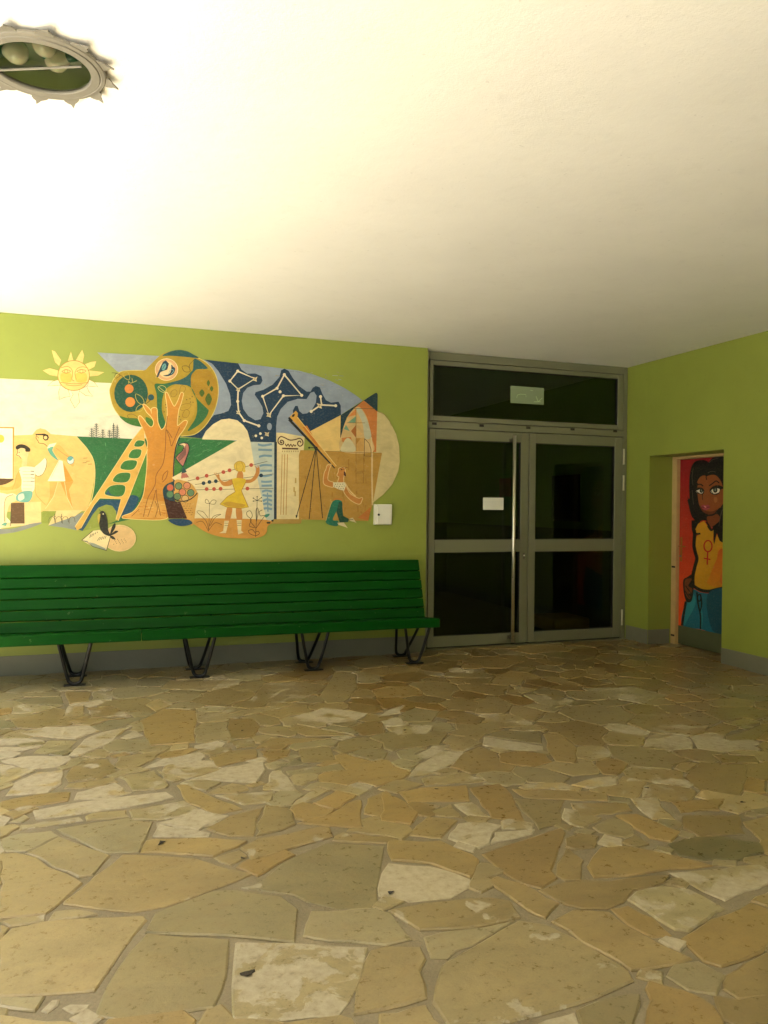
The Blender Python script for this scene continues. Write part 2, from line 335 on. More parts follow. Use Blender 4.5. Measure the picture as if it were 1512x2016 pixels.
# stone colours: b beige, g grey, d dark grey-green, o ochre, t tan, w white rough, l light, y yellow, n brown, k green-black, p pale
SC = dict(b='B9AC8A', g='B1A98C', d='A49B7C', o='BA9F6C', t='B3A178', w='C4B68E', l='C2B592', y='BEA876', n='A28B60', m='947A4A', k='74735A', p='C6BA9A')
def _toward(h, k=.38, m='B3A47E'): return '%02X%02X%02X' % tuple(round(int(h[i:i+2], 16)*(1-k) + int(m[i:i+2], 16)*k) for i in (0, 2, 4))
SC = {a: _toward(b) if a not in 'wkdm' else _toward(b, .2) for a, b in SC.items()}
TR = [(F3, 'b', '0,165 60,162 140,180 260,245 318,280 255,345 215,375 180,400 0,416'), (F3, 'g', '105,160 232,98 300,125 428,172 365,248 310,255'),
(F3, 'g', '0,108 80,85 200,75 225,95 100,155 0,153'), (F3, 'g', '218,72 330,50 500,30 590,45 550,158 420,160 300,108'), (F3, 'l', '78,55 310,24 322,34 80,70'),
(F3, 'p', '0,62 55,50 72,62 0,104'), (F3, 'o', '555,158 572,114 600,107 820,104 965,118 840,177'), (F3, 'w', '600,95 612,48 680,62 828,82 818,98 610,97'),
(F3, 't', '950,142 1010,108 1250,62 1288,60 1302,95 1080,162 985,193'), (F3, 'b', '252,352 380,252 490,170 620,174 770,187 980,248 820,310 640,372 520,394 252,362'),
(F3, 'g', '842,180 935,152 964,175 905,208 860,195'), (F3, 't', '1312,98 1340,84 1512,98 1560,108 1512,122 1306,112'),
(F3, 'd', '975,300 1100,206 1280,124 1503,134 1465,373 1330,377 1200,348 1150,322'), (F3, 'l', '945,298 1023,278 1028,298 990,301'),
(F3, 'd', '575,470 612,402 840,313 920,311 1100,338 1168,382 1150,512 880,488 720,483'), (F3, 'g', '1190,488 1217,391 1470,382 1530,400 1600,480 1610,500 1512,522 1290,503'),
(F3, 'l', '920,517 1100,516 1438,532 1400,680 1325,806 1100,813 915,810 912,690'), (F3, 'b', '1445,547 1512,534 1645,534 1675,730 1490,772 1388,793 1404,690'),
(F3, 'b', '0,507 45,459 200,428 560,408 570,425 476,550 366,702 160,715 0,721'), (F3, 'd', '375,798 424,690 514,542 582,478 720,493 895,503 886,640 832,766 600,802 470,812'),
(F3, 'p', '0,730 170,730 133,783 60,774 0,766'), (F3, 'l', '8,432 60,417 174,405 172,430 40,450'), (F3, 'p', '190,428 217,395 290,385 380,402'), (F3, 'b', '0,447 30,459 0,497'),
(F3, 'p', '0,803 120,818 300,831 330,910 0,930'), (F3, 'w', '165,780 205,740 228,738 222,758 185,785'), (F3, 'w', '250,770 275,757 345,760 335,775 290,790'),
(F4, 'y', '22,112 230,117 350,167 376,187 363,248 343,256 190,203 42,188'), (F4, 'w', '-10,330 0,242 30,204 190,213 343,266 348,290 260,333 110,352'),
(F4, 't', '34,386 180,362 420,338 500,352 544,414 450,433 280,460 150,465'), (F4, 't', '414,275 450,254 560,292 688,360 640,417 600,403 500,330'),
(F4, 'g', '164,492 230,474 515,428 430,478 250,572 195,572'), (F4, 'l', '214,690 244,602 400,508 540,429 640,444 760,502 966,626 980,663 830,737 500,825 270,846 208,750'),
(F4, 't', '670,430 750,391 888,396 1000,484 1212,574 1140,602 975,619 860,548'), (F4, 'o', '896,382 968,371 1060,422 1125,483 1060,489 960,438'),
(F4, 'l', '966,345 1000,313 1100,293 1200,303 1342,380 1200,467 1150,462 1040,388'), (F4, 'n', '614,310 700,283 880,268 1124,248 1100,275 980,303 938,353 880,377 780,377 720,363'),
(F4, 'n', '396,166 520,123 700,63 716,80 667,230 686,258 620,297 560,283 440,213'), (F4, 't', '684,250 694,202 730,143 786,190 772,263 720,269'),
(F4, 'n', '723,107 770,85 846,97 831,138 760,147 723,138'), (F4, 'o', '804,215 852,143 960,138 1100,163 1292,210 1130,232 950,247 832,257'),
(F4, 'k', '1118,126 1230,101 1330,98 1486,127 1496,158 1400,187 1260,187 1170,173'), (F4, 'w', '1126,241 1260,228 1480,208 1530,235 1512,280 1342,345'),
(F4, 'y', '1176,500 1300,433 1440,359 1530,392 1530,510 1420,587 1330,607 1264,588'), (F4, 'y', '1448,350 1530,308 1530,380'),
(F4, 't', '1338,700 1356,642 1430,595 1530,545 1540,720 1400,737'), (F4, 'g', '1116,648 1152,604 1240,590 1342,642 1306,716 1200,701'),
(F4, 'o', '1034,860 1048,664 1180,704 1300,764 1350,860'), (F4, 'd', '764,782 850,744 1000,712 996,800 970,860 800,870'), (F4, 'w', '550,860 748,790 795,870'),
(F4, 'b', '0,795 173,769 240,860 0,900'), (F4, 'w', '263,102 300,48 400,41 475,56 428,84 417,127 384,142'), (F4, 'w', '428,124 448,82 597,70 588,84'),
(F4, 'o', '110,90 172,21 296,32 233,102'), (F4, 't', '934,120 990,88 1046,124 1000,137'),
(F2, 'o', '915,712 1000,708 1160,776 1128,812 1050,798'), (F2, 'o', '1145,657 1340,648 1310,688 1172,697'), (F2, 'n', '1174,713 1398,708 1416,778 1250,797 1184,760'),
(F2, 'y', '1414,736 1512,713 1570,790 1490,810'), (F2, 'l', '974,643 1078,643 1146,727 1060,722 1003,680'), (F2, 't', '745,662 958,662 974,690 780,715'),
(F2, 't', '510,608 680,611 880,627 884,652 560,638'), (F2, 'o', '350,603 460,588 498,622 570,741 432,717'), (F2, 't', '516,643 715,653 697,738 612,761'),
(F2, 'y', '65,620 150,603 328,593 341,652 102,657'), (F2, 'l', '154,566 330,543 405,575 170,588'), (F2, 'w', '104,560 142,512 240,458 320,458 288,500 200,542'),
(F2, 'w', '134,475 200,438 266,433 228,463 160,488'), (F2, 'w', '398,403 628,438 630,456 460,448 398,433'), (F2, 'd', '404,395 452,380 620,380 628,428'),
(F2, 't', '640,392 690,388 766,450 761,507 682,498 649,440'), (F2, 'o', '459,468 560,458 638,472 664,498 580,517 463,502'), (F2, 'w', '745,590 800,568 921,558 916,588 820,602'),
(F2, 't', '1186,560 1252,504 1426,513 1426,570 1398,636 1240,607'), (F2, 't', '1294,473 1458,478 1476,507 1332,502'), (F2, 'y', '1464,440 1530,410 1540,480'),
(F2, 't', '1349,400 1500,353 1530,360 1450,417 1354,416'), (F2, 't', '1264,380 1330,348 1396,365 1340,393'), (F2, 't', '1340,345 1420,328 1486,341 1400,360'),
(F2, 'l', '504,198 608,216 542,230'), (F2, 'l', '550,232 700,242 764,262 660,290 602,262'), (F2, 'l', '784,212 980,208 1124,240 1010,268 862,240'),
(F2, 'w', '252,139 300,130 342,149 282,149'), (F2, 'l', '14,366 90,358 196,362 178,392 60,397'), (F2, 'w', '-10,322 20,298 88,278 60,308'),
(F2, 'b', '64,322 130,288 226,302 198,343 82,343'), (F2, 'o', '0,624 60,642 136,700 117,746 0,732'), (F2, 'l', '284,667 350,658 420,716 340,708'), (F2, 't', '204,692 270,668 316,718 212,710'),
(F2, 'n', '255,345 330,308 400,330 370,355'), (F2, 't', '220,270 300,248 375,265 365,305 260,295'), (F2, 'n', '725,180 790,165 890,195 800,203'), (F2, 'n', '640,85 830,110 826,128 660,105'),
(F2, 't', '800,130 870,130 870,160 805,155'), (F2, 'd', '820,262 900,255 980,270 880,285'), (F2, 't', '890,175 1000,178 1030,195 920,200'), (F2, 'n', '300,170 440,170 420,195 330,192'),
(F1, 'w', '248,244 268,202 328,200 322,238'), (F1, 'l', '570,196 620,175 680,196 610,222'), (F1, 'o', '555,260 640,213 766,218 761,343 592,358 574,310'),
(F1, 'w', '270,394 332,332 400,303 516,281 440,338 310,398'), (F1, 'l', '474,325 520,298 560,315 500,330'), (F1, 'w', '80,304 180,283 350,278 379,300 300,329 120,317'),
(F1, 'g', '360,281 430,258 578,242 480,282 400,299'), (F1, 'l', '135,384 192,338 299,338 263,373 180,387'), (F1, 'w', '0,416 100,398 268,398 280,410 238,437 120,447'),
(F1, 't', '259,478 283,442 350,402 428,409 460,458 380,487 272,497'), (F1, 'w', '25,553 63,502 150,463 245,454 232,508 190,542'), (F1, 'g', '459,403 634,381 598,410 520,447 473,447'),
(F1, 'w', '552,449 642,408 780,383 801,392 796,413 660,432'), (F1, 'l', '475,477 603,454 660,510 648,522 522,536'), (F1, 'g', '620,453 714,490 680,499 643,489'),
(F1, 't', '825,406 900,378 1001,374 1006,403 850,441'), (F1, 'w', '747,489 880,444 1028,419 1041,450 998,502'), (F1, 'w', '294,568 304,542 450,504 513,544 400,567'),
(F1, 't', '254,524 273,508 440,482 459,500 330,525'), (F1, 'o', '0,577 150,544 275,539 262,573 100,597 0,607'), (F1, 'w', '134,611 330,574 650,542 680,562 500,597 143,646'),
(F1, 'l', '510,612 720,576 779,610 640,647 522,647'), (F1, 'o', '690,512 730,509 870,574 953,605 840,628 722,565'), (F1, 'l', '852,550 1075,538 1056,577 960,589'),
(F1, 'l', '1034,529 1063,458 1100,452 1178,543'), (F1, 'l', '1120,457 1330,429 1349,454 1132,472'), (F1, 't', '1165,372 1288,359 1315,413 1187,422'),
(F1, 'n', '1030,377 1136,373 1127,398 1052,421'), (F1, 'g', '1082,439 1160,409 1202,430'), (F1, 'p', '1139,598 1163,572 1246,521 1291,531 1200,577'),
(F1, 'o', '1226,585 1320,534 1394,551 1310,608'), (F1, 'y', '1171,659 1270,638 1390,570 1414,573 1411,681'), (F1, 'w', '1360,515 1400,501 1464,515 1438,532'),
(F1, 'y', '1429,622 1443,563 1512,534 1590,596 1512,646'), (F1, 't', '811,681 900,634 1026,599 987,711 900,712'), (F1, 't', '1004,711 1039,594 1128,604 1164,663 1100,687'),
(F1, 'n', '889,280 904,253 990,251 1015,280 997,322 908,327'), (F1, 'w', '763,356 850,339 885,346 868,363 763,367'), (F1, 'l', '654,379 682,353 736,348 736,368'),
(F1, 't', '909,341 988,328 1001,358 930,367'), (F1, 't', '1006,368 1062,329 1295,329 1150,347'), (F1, 'w', '1147,245 1270,209 1443,231 1398,262 1280,271'),
(F1, 't', '1126,289 1162,273 1393,318 1200,317'), (F1, 't', '976,180 1033,114 1150,104 1283,121 1178,182 1060,191'), (F1, 't', '1256,165 1313,69 1391,74 1396,130 1346,187 1282,191'),
(F1, 'l', '887,235 1000,209 1142,198 1040,223 920,242'), (F1, 'l', '766,211 830,203 909,207 858,223 792,226'), (F1, 'n', '1366,289 1432,264 1496,264 1508,308 1422,317'),
(F1, 't', '626,135 663,104 830,99 953,116 830,142'), (F1, 'o', '254,143 348,143 351,183 272,192'), (F1, 'l', '364,143 437,143 441,177 363,177'),
(F1, 'l', '336,635 362,623 492,613 496,637 342,649'), (F1, 'l', '85,671 308,644 316,650 88,684'), (F1, 'p', '35,659 100,629 114,640 79,659'), (F1, 'w', '0,332 120,328 174,340 60,352 0,352'),
(F1, 'w', '0,363 100,363 172,354 90,377 0,377'), (F1, 'l', '0,481 126,458 60,488 0,514'), (F1, 'w', '0,428 135,454 60,472 0,476'), (F1, 'o', '268,266 332,249 492,249 350,265'),
(F1, 'g', '400,360 450,335 580,335 590,365 520,385 420,382'), (F1, 'd', '60,175 240,165 250,195 180,200 80,190'), (F1, 'l', '70,150 235,145 232,162 90,165'), (F1, 't', '345,210 440,203 508,240 360,246')]
XA, XB, YA, YC, RES = XL-.2, 6.04, -1.0, 7.60, .014
nx, ny = int((XB-XA)/RES), int((YC-YA)/RES)
GX, GY = np.meshgrid(XA + (np.arange(nx)+.5)*RES, YA + (np.arange(ny)+.5)*RES)
def in_poly(px, py, poly):
    ins = np.zeros(px.shape, bool); n = len(poly)
    for i in range(n):
        x1, y1 = poly[i]; x2, y2 = poly[(i+1) % n]
        if y1 == y2: continue
        c = ((y1 > py) != (y2 > py)) & (px < (x2-x1)*(py-y1)/(y2-y1) + x1); ins ^= c
    return ins
def erode(m, r):
    for _ in range(r):
        e = m.copy(); e[1:] &= m[:-1]; e[:-1] &= m[1:]; e[:, 1:] &= m[:, :-1]; e[:, :-1] &= m[:, 1:]; m = e
    return m
def dilate(m, r): return ~erode(~m, r)
stones = []          # (polygon on the floor, colour letter)
taken = np.zeros(GX.shape, bool)
for fn, c, s in TR:
    P = [tuple(on_z(u, v, 0)[:2]) for u, v in fn(s)]
    if any(p[1] > 7.5 or p[0] > 5.9 for p in P): continue
    stones.append((P, c)); 
    xs, ys = [p[0] for p in P], [p[1] for p in P]
    j0, j1 = max(0, int((min(xs)-XA)/RES)-1), int((max(xs)-XA)/RES)+2; i0, i1 = max(0, int((min(ys)-YA)/RES)-1), int((max(ys)-YA)/RES)+2
    taken[i0:i1, j0:j1] |= in_poly(GX[i0:i1, j0:j1], GY[i0:i1, j0:j1], P)
free = ~taken
free &= ~((GX > W-.005) & ((GY < YR1+.02) | (GY > YR2-.02))); free &= ~((GY > D1-.01) & (GX < XE+.02))
free &= GX < XD-.03
# anisotropic Voronoi fill
sites = []; tries = 0
while len(sites) < 1150 and tries < 60000:
    tries += 1
    x, y = rng.uniform(XA, XB), rng.uniform(YA, YC)
    if taken[min(ny-1, int((y-YA)/RES)), min(nx-1, int((x-XA)/RES))]: continue
    dm = rng.uniform(.17, .42)
    if all((x-q[0])**2 + (y-q[1])**2 > (.5*(dm+q[2]))**2 for q in sites): sites.append((x, y, dm, rng.uniform(0, math.pi), rng.uniform(1.0, 1.9)))
best = np.full(GX.shape, 1e9); lab = np.full(GX.shape, -1, int)
for i, (x, y, dm, th, asp) in enumerate(sites):
    R = int(1.0/RES); j, q = int((x-XA)/RES), int((y-YA)/RES)
    sl = (slice(max(0, q-R), q+R), slice(max(0, j-R), j+R))
    dx, dy = GX[sl]-x, GY[sl]-y; c, s_ = math.cos(th), math.sin(th)
    d = np.hypot((dx*c + dy*s_)/asp**.5, (-dx*s_ + dy*c)*asp**.5)/dm
    m = d < best[sl]; best[sl][m] = d[m]; lab[sl][m] = i
lab[~free] = -1
edge = np.zeros(GX.shape, bool)
edge[1:] |= lab[1:] != lab[:-1]; edge[:, 1:] |= lab[:, 1:] != lab[:, :-1]
lab[edge] = -1
def loops(mask):     # outlines of a small boolean mask as grid-corner loops
    nxt = {}; h, w_ = mask.shape
    M = np.zeros((h+2, w_+2), bool); M[1:-1, 1:-1] = mask
    for i, j in np.argwhere(M):
        if not M[i-1, j]: nxt[(i, j)] = (i, j+1)
        if not M[i, j+1]: nxt[(i, j+1)] = (i+1, j+1)
        if not M[i+1, j]: nxt[(i+1, j+1)] = (i+1, j)
        if not M[i, j-1]: nxt[(i+1, j)] = (i, j)
    out = []
    while nxt:
        a, b = next(iter(nxt.items())); L = []
        while a in nxt: L.append(a); a = nxt.pop(a)
        out.append(L)
    return out
def dp(pts, tol):
    if len(pts) < 3: return pts
    a, b = np.array(pts[0], float), np.array(pts[-1], float); P = np.array(pts, float); ab = b-a; n = np.hypot(*ab)
    d = np.hypot(*(P-a).T) if n < 1e-9 else np.abs(ab[0]*(P[:, 1]-a[1]) - ab[1]*(P[:, 0]-a[0]))/n
    i = int(d.argmax())
    return [pts[0], pts[-1]] if d[i] < tol else dp(pts[:i+1], tol)[:-1] + dp(pts[i:], tol)
for i, st in enumerate(sites):
    R = int(1.0/RES); j, q = int((st[0]-XA)/RES), int((st[1]-YA)/RES); a0, b0 = max(0, q-R), max(0, j-R)
    m = lab[a0:q+R, b0:j+R] == i
    if m.sum() < 30: continue
    m = dilate(erode(np.pad(m, 3), 2), 2)[3:-3, 3:-3] & m
    for L in loops(m):
        if len(L) < 18: continue
        h_ = len(L)//2; D = dp(L[:h_+1], 1.35)[:-1] + dp(L[h_:] + [L[0]], 1.35)[:-1]
        P = [(XA + (b0+jj-1)*RES, YA + (a0+ii-1)*RES) for ii, jj in D]
        A = .5*sum(P[t][0]*P[(t+1) % len(P)][1] - P[(t+1) % len(P)][0]*P[t][1] for t in range(len(P)))
        if abs(A) < .0035 or len(P) < 3: continue
        if A < 0: continue
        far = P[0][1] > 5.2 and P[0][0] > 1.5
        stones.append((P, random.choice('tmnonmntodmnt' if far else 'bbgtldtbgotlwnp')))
def rough_edge(P, grow=0.0):
    A = sum(P[t][0]*P[(t+1) % len(P)][1] - P[(t+1) % len(P)][0]*P[t][1] for t in range(len(P)))
    if A < 0: P = P[::-1]
    if grow:
        n = len(P); Q = []
        for t in range(n):
            e0 = (Vector(P[t])-Vector(P[t-1])).normalized(); e1 = (Vector(P[(t+1) % n])-Vector(P[t])).normalized(); nn = Vector((e0.y+e1.y, -e0.x-e1.x)); nn = nn.normalized() if nn.length > .3 else nn; Q.append((P[t][0]+nn.x*grow, P[t][1]+nn.y*grow))
        P = Q
    out = []; per = sum(math.dist(P[t], P[(t+1) % len(P)]) for t in range(len(P))); step = max(.05, per/15)
    for t in range(len(P)):
        a, b = P[t], P[(t+1) % len(P)]; L = math.dist(a, b); n = max(1, round(L/step)); nx_, ny_ = (b[1]-a[1])/(L+1e-9), -(b[0]-a[0])/(L+1e-9)
        for q in range(n):
            f = q/n; o_ = random.gauss(0, 1)*min(.006, L*.03); out.append((a[0]+(b[0]-a[0])*f + nx_*o_, a[1]+(b[1]-a[1])*f + ny_*o_))
    return out
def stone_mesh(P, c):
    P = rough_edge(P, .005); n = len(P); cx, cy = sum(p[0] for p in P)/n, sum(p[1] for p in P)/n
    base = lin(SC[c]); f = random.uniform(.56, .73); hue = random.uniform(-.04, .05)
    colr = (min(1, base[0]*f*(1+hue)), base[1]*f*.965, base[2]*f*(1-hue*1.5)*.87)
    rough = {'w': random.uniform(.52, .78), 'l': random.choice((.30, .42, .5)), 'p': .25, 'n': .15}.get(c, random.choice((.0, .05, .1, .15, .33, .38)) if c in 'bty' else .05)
    z = random.uniform(.0045, .0085); tx, ty = random.gauss(0, .0035), random.gauss(0, .0035); be = .0055
    V = [(x, y, -.01) for x, y in P]; 
    V += [(x, y, z*.45 + random.uniform(-.001, .001)) for x, y in P]
    for i, (x, y) in enumerate(P):
        a, b = P[i-1], P[(i+1) % n]; tx_, ty_ = b[0]-a[0], b[1]-a[1]; L = math.hypot(tx_, ty_)+1e-9
        q = be*random.uniform(.7, 1.6); X, Y = x - ty_/L*q, y + tx_/L*q
        V.append((X, Y, max(.003, z + tx*(X-cx) + ty*(Y-cy))))
    Fc = [(i, (i+1) % n, n+(i+1) % n, n+i) for i in range(n)] + [(n+i, n+(i+1) % n, 2*n+(i+1) % n, 2*n+i) for i in range(n)]
    Fc += [tuple(2*n+i for i in t) if False else tuple(2*n+i for i in t) for t in tessellate_polygon([[Vector((v[0], v[1], 0)) for v in V[2*n:]]])]
    return V, Fc, [(*colr, rough)]*len(V)
def px_area(P):
    Q = [to_px((x, y, 0)) for x, y in P]
    if any(q is None for q in Q): return 0
    Q = [(min(1512, max(0, u)), min(2016, max(0, v))) for u, v in Q]
    return abs(sum(Q[t][0]*Q[(t+1) % len(Q)][1] - Q[(t+1) % len(Q)][0]*Q[t][1] for t in range(len(Q))))/2
def fix_up(V, Fc):
    out = []
    for f in Fc:
        if len(f) == 3:
            a, b, c = (Vector(V[i]) for i in f)
            if (b-a).cross(c-a).z < 0: f = f[::-1]
        out.append(f)
    return out
order = sorted(stones, key=lambda s: -px_area(s[0]))
print('stones', len(order), 'in view', sum(px_area(s[0]) > 3 for s in order))
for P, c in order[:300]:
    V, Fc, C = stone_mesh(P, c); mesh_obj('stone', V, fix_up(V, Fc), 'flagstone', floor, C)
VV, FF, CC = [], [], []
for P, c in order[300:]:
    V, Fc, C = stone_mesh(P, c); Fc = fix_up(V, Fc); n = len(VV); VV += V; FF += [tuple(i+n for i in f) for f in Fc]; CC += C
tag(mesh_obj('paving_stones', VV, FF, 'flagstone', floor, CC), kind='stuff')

# ------------------------------------------------------------------ glazed double door
gd = empty('glazed_double_door', (4.42, D2+.02, 0)); tag(gd, 'olive grey glazed double door with transom window and long steel pull bar', 'door')
X0, X1 = XE+.052, W-.004
Yf, Yb = D2, D2+.075                # front and back of the fixed frame
f = MB()
f.box(X0-.050, X0+.020, Yf+.004, Yb, .004, H-.003, .002)          # left jamb
f.box(5.612, X1, Yf+.004, Yb, .004, H-.003, .002)                 # right jamb
f.box(X0+.0205, 5.6115, Yf+.002, Yb, 3.060, H-.003, .002)         # head
f.box(X0+.0205, 5.6115, Yf, Yb, 2.340, 2.412, .002)               # bar over the leaves
f.build('frame', 'frame_paint', gd)
MB().box(X0-.05, X1, Yf-.05, Yb, -.001, .009, .002).build('threshold', 'frame_paint', gd)
def sash(name, x0, x1, z0, z1, gx0, gx1, rows, yo=0.0, pane=True):
    y0, y1 = Yf-.004+yo, Yf+.055+yo
    b = .003
    m = MB()
    m.box(x0, gx0, y0, y1, z0, z1, b); m.box(gx1, x1, y0, y1, z0, z1, b)
    zs = [z0] + [q for r in rows for q in r] + [z1]
    for i in range(0, len(zs), 2): m.box(gx0+.0004, gx1-.0004, y0+.0008, y1, zs[i], zs[i+1], b)
    s_ = m.build(name, 'frame_paint', gd)
    for r in rows:
        ga = MB(); t = .007
        ya, yb = y0+.005, y0+.0335; ga.box(gx0, gx0+t, ya, yb, r[0], r[1]); ga.box(gx1-t, gx1, ya, yb, r[0], r[1])
        ga.box(gx0+t, gx1-t, ya, yb, r[0], r[0]+t); ga.box(gx0+t, gx1-t, ya, yb, r[1]-t, r[1]); ga.build('gasket', 'gasket', s_)
        MB().box(gx0-.004, gx1+.004, y0+.034, y0+.038, r[0]-.004, r[1]+.004).build('pane', 'door_glass', s_)
    return s_
XM = 4.378
ts = sash('transom_window', X0+.027, 5.606, 2.419, 3.053, 3.222, 5.530, [(2.470, 3.006)])
LL = sash('door_leaf', X0+.028, XM-.006, .024, 2.332, 3.252, 4.276, [(.138, 1.026), (1.160, 2.226)])
RL = sash('door_leaf', XM+.006, 5.604, .024, 2.332, 4.462, 5.497, [(.138, 1.026), (1.160, 2.226)])
g_ = MB(); g_.box(X0+.021, 5.611, Yf+.035, Yf+.045, .0095, .030); g_.box(XM-.02, XM+.02, Yf+.0555, Yf+.060, .03, 2.35); g_.box(X0+.015, X0+.04, Yf+.0555, Yf+.06, .03, 3.08); g_.box(5.59, 5.62, Yf+.0555, Yf+.06, .03, 3.08); g_.box(X0+.04, 5.59, Yf+.0555, Yf+.06, 2.31, 2.345); g_.box(X0+.04, 5.59, Yf+.0555, Yf+.06, 2.405, 2.44); g_.box(X0+.04, 5.59, Yf+.0555, Yf+.06, 3.045, 3.075); g_.build('seal', 'gasket', gd)
# pull bar, its brackets, lock, hinges, drip slots
ph = MB().tube([(4.15, Yf-.085, .05), (4.15, Yf-.085, 2.29)], .0185, 16).build('pull_handle', 'steel', LL, True)
for z in (.095, 2.245):
    MB().tube([(4.15, Yf-.085, z), (4.15, Yf-.008, z)], .010, 10).build('bracket', 'steel_dark', LL, True)
    MB().box(4.125, 4.175, Yf-.014, Yf-.0045, z-.02, z+.02, .003).build('bracket_plate', 'steel_dark', LL)
MB().box(4.305, 4.335, Yf-.016, Yf-.0045, .945, 1.015, .006).build('lock_plate', 'steel_dark', LL)
MB().tube([(4.32, Yf-.022, .985), (4.32, Yf-.010, .985)], .009, 12).build('lock_cylinder', 'steel', LL, True)
for z0, z1 in ((2.02, 2.20), (1.72, 1.895), (.165, .345)):
    MB().tube([(5.611, Yf-.016, z0), (5.611, Yf-.016, z0+(z1-z0)*.36), (5.611, Yf-.016, z0+(z1-z0)*.365), (5.611, Yf-.016, z1)], [.0105, .0105, .0100, .0105], 12).build('hinge', 'hinge_white', RL, True)
for u, v in ((855, 834), (948, 838), (1040, 842), (1127, 845), (1211, 849)):
    q = on_y(u, v, Yf); MB().box(q.x-.026, q.x+.026, Yf-.006, Yf-.0005, q.z-.013, q.z+.013, .002).build('drainage_slot', 'slot_dark', gd)
# notices on the glass
def sheet(name, u0, v0, u1, v1, y, mat, th=.002):
    a, b = on_y(u0, v0, y), on_y(u1, v1, y); return MB().box(a.x, b.x, y-th, y, min(a.z, b.z), max(a.z, b.z)).build(name, mat), a, b
s_, a, b = sheet('paper_notice', 951, 979.5, 991, 1004, Yf+.0285, 'paper'); tag(s_, 'small blank white paper taped to the left leaf of the glazed door', 'notice')
ex, a, b = sheet('exit_sign', 1005, 759.5, 1070, 797, Yf+.0285, 'exit_plate', .006); tag(ex, 'pale green exit sign plate hung in the transom window', 'sign')
def q_(fx, fz_): return (a.x + (b.x-a.x)*fx, Yf+.0218, a.z + (b.z-a.z)*fz_)
for pts in ([(.18, .68), (.20, .52), (.30, .45)], [(.30, .46), (.45, .46), (.46, .60)], [(.82, .82), (.76, .52)], [(.83, .84), (.95, .60)], [(.70, .86), (.90, .84)], [(.58, .18), (.66, .20)]):
    MB().tube([q_(*p) for p in pts], .0035, 6).build('sign_mark', 'exit_mark', ex)
# dim things seen through the panes
nb = MB(); nb.box(5.705, 5.7345, 8.62, 9.26, 1.34, 1.95, .004); nb.box(5.698, 5.7045, 8.66, 9.22, 1.38, 1.91, .002)
tag(nb.build('notice_board', 'notice_dark'), 'dark square notice board on the hallway wall behind the right leaf', 'notice board')
tag(MB().box(5.72, 5.7345, 10.45, 10.80, 1.68, 1.96, .003).build('notice_poster', 'notice_red'), 'small red poster on the hallway wall behind the glass', 'poster')
tag(MB().box(5.10, 5.62, 8.2, 8.75, .0, .16, .02).build('wooden_crate', 'cut_wood'), 'low brown box on the hallway floor behind the right leaf', 'box')

# ------------------------------------------------------------------ painted door in the recess
pd = empty('painted_door', (XD, 6.62, 0)); tag(pd, 'recessed door spray-painted with a woman in a yellow top on red', 'door')
fr = MB(); fr.box(XD-.045, XD+.06, 7.105, YR2-.001, .002, HR-.002, .003); fr.box(XD-.040, XD+.06, YR1+.001, 7.1045, HR-.032, HR-.002, .003); fr.box(XD-.045, XD+.06, YR1+.001, YR1+.05, .002, HR-.0325, .003)
fr.build('frame', 'jamb', pd)
YL0, YL1 = YR1+.052, 7.102
lf = MB().box(XD, XD+.045, YL0, YL1, .012, HR-.035, .003).build('door_leaf', 'kick_plate', pd)
MB().box(XD-.004, XD-.0005, YL0+.002, YL1-.002, .014, .215, .001).build('kick_plate', 'kick_plate', lf)
MB().box(XD+.046, XD+.4, YR1-.1, YR2+.1, -.05, HR+.1).build('backing', 'gasket', pd)
MB().box(XD-.012, XD-.0065, 7.045, 7.075, .93, 1.20, .003).build('handle_plate', 'door_brass', lf)
MB().tube([(XD-.012, 7.06, 1.10), (XD-.045, 7.06, 1.10), (XD-.052, 7.05, 1.10), (XD-.052, 6.955, 1.10)], .008, 10).build('lever_handle', 'door_brass', lf, True)
MB().tube([(XD-.014, 7.06, .99), (XD-.026, 7.06, .99)], .010, 12).build('lock_cylinder', 'steel_dark', lf, True)
for z in (.10, .865): MB().box(XD-.052, XD-.0455, 7.11, 7.165, z-.010, z+.010, .002).build('strike_plate', 'slot_dark', pd)

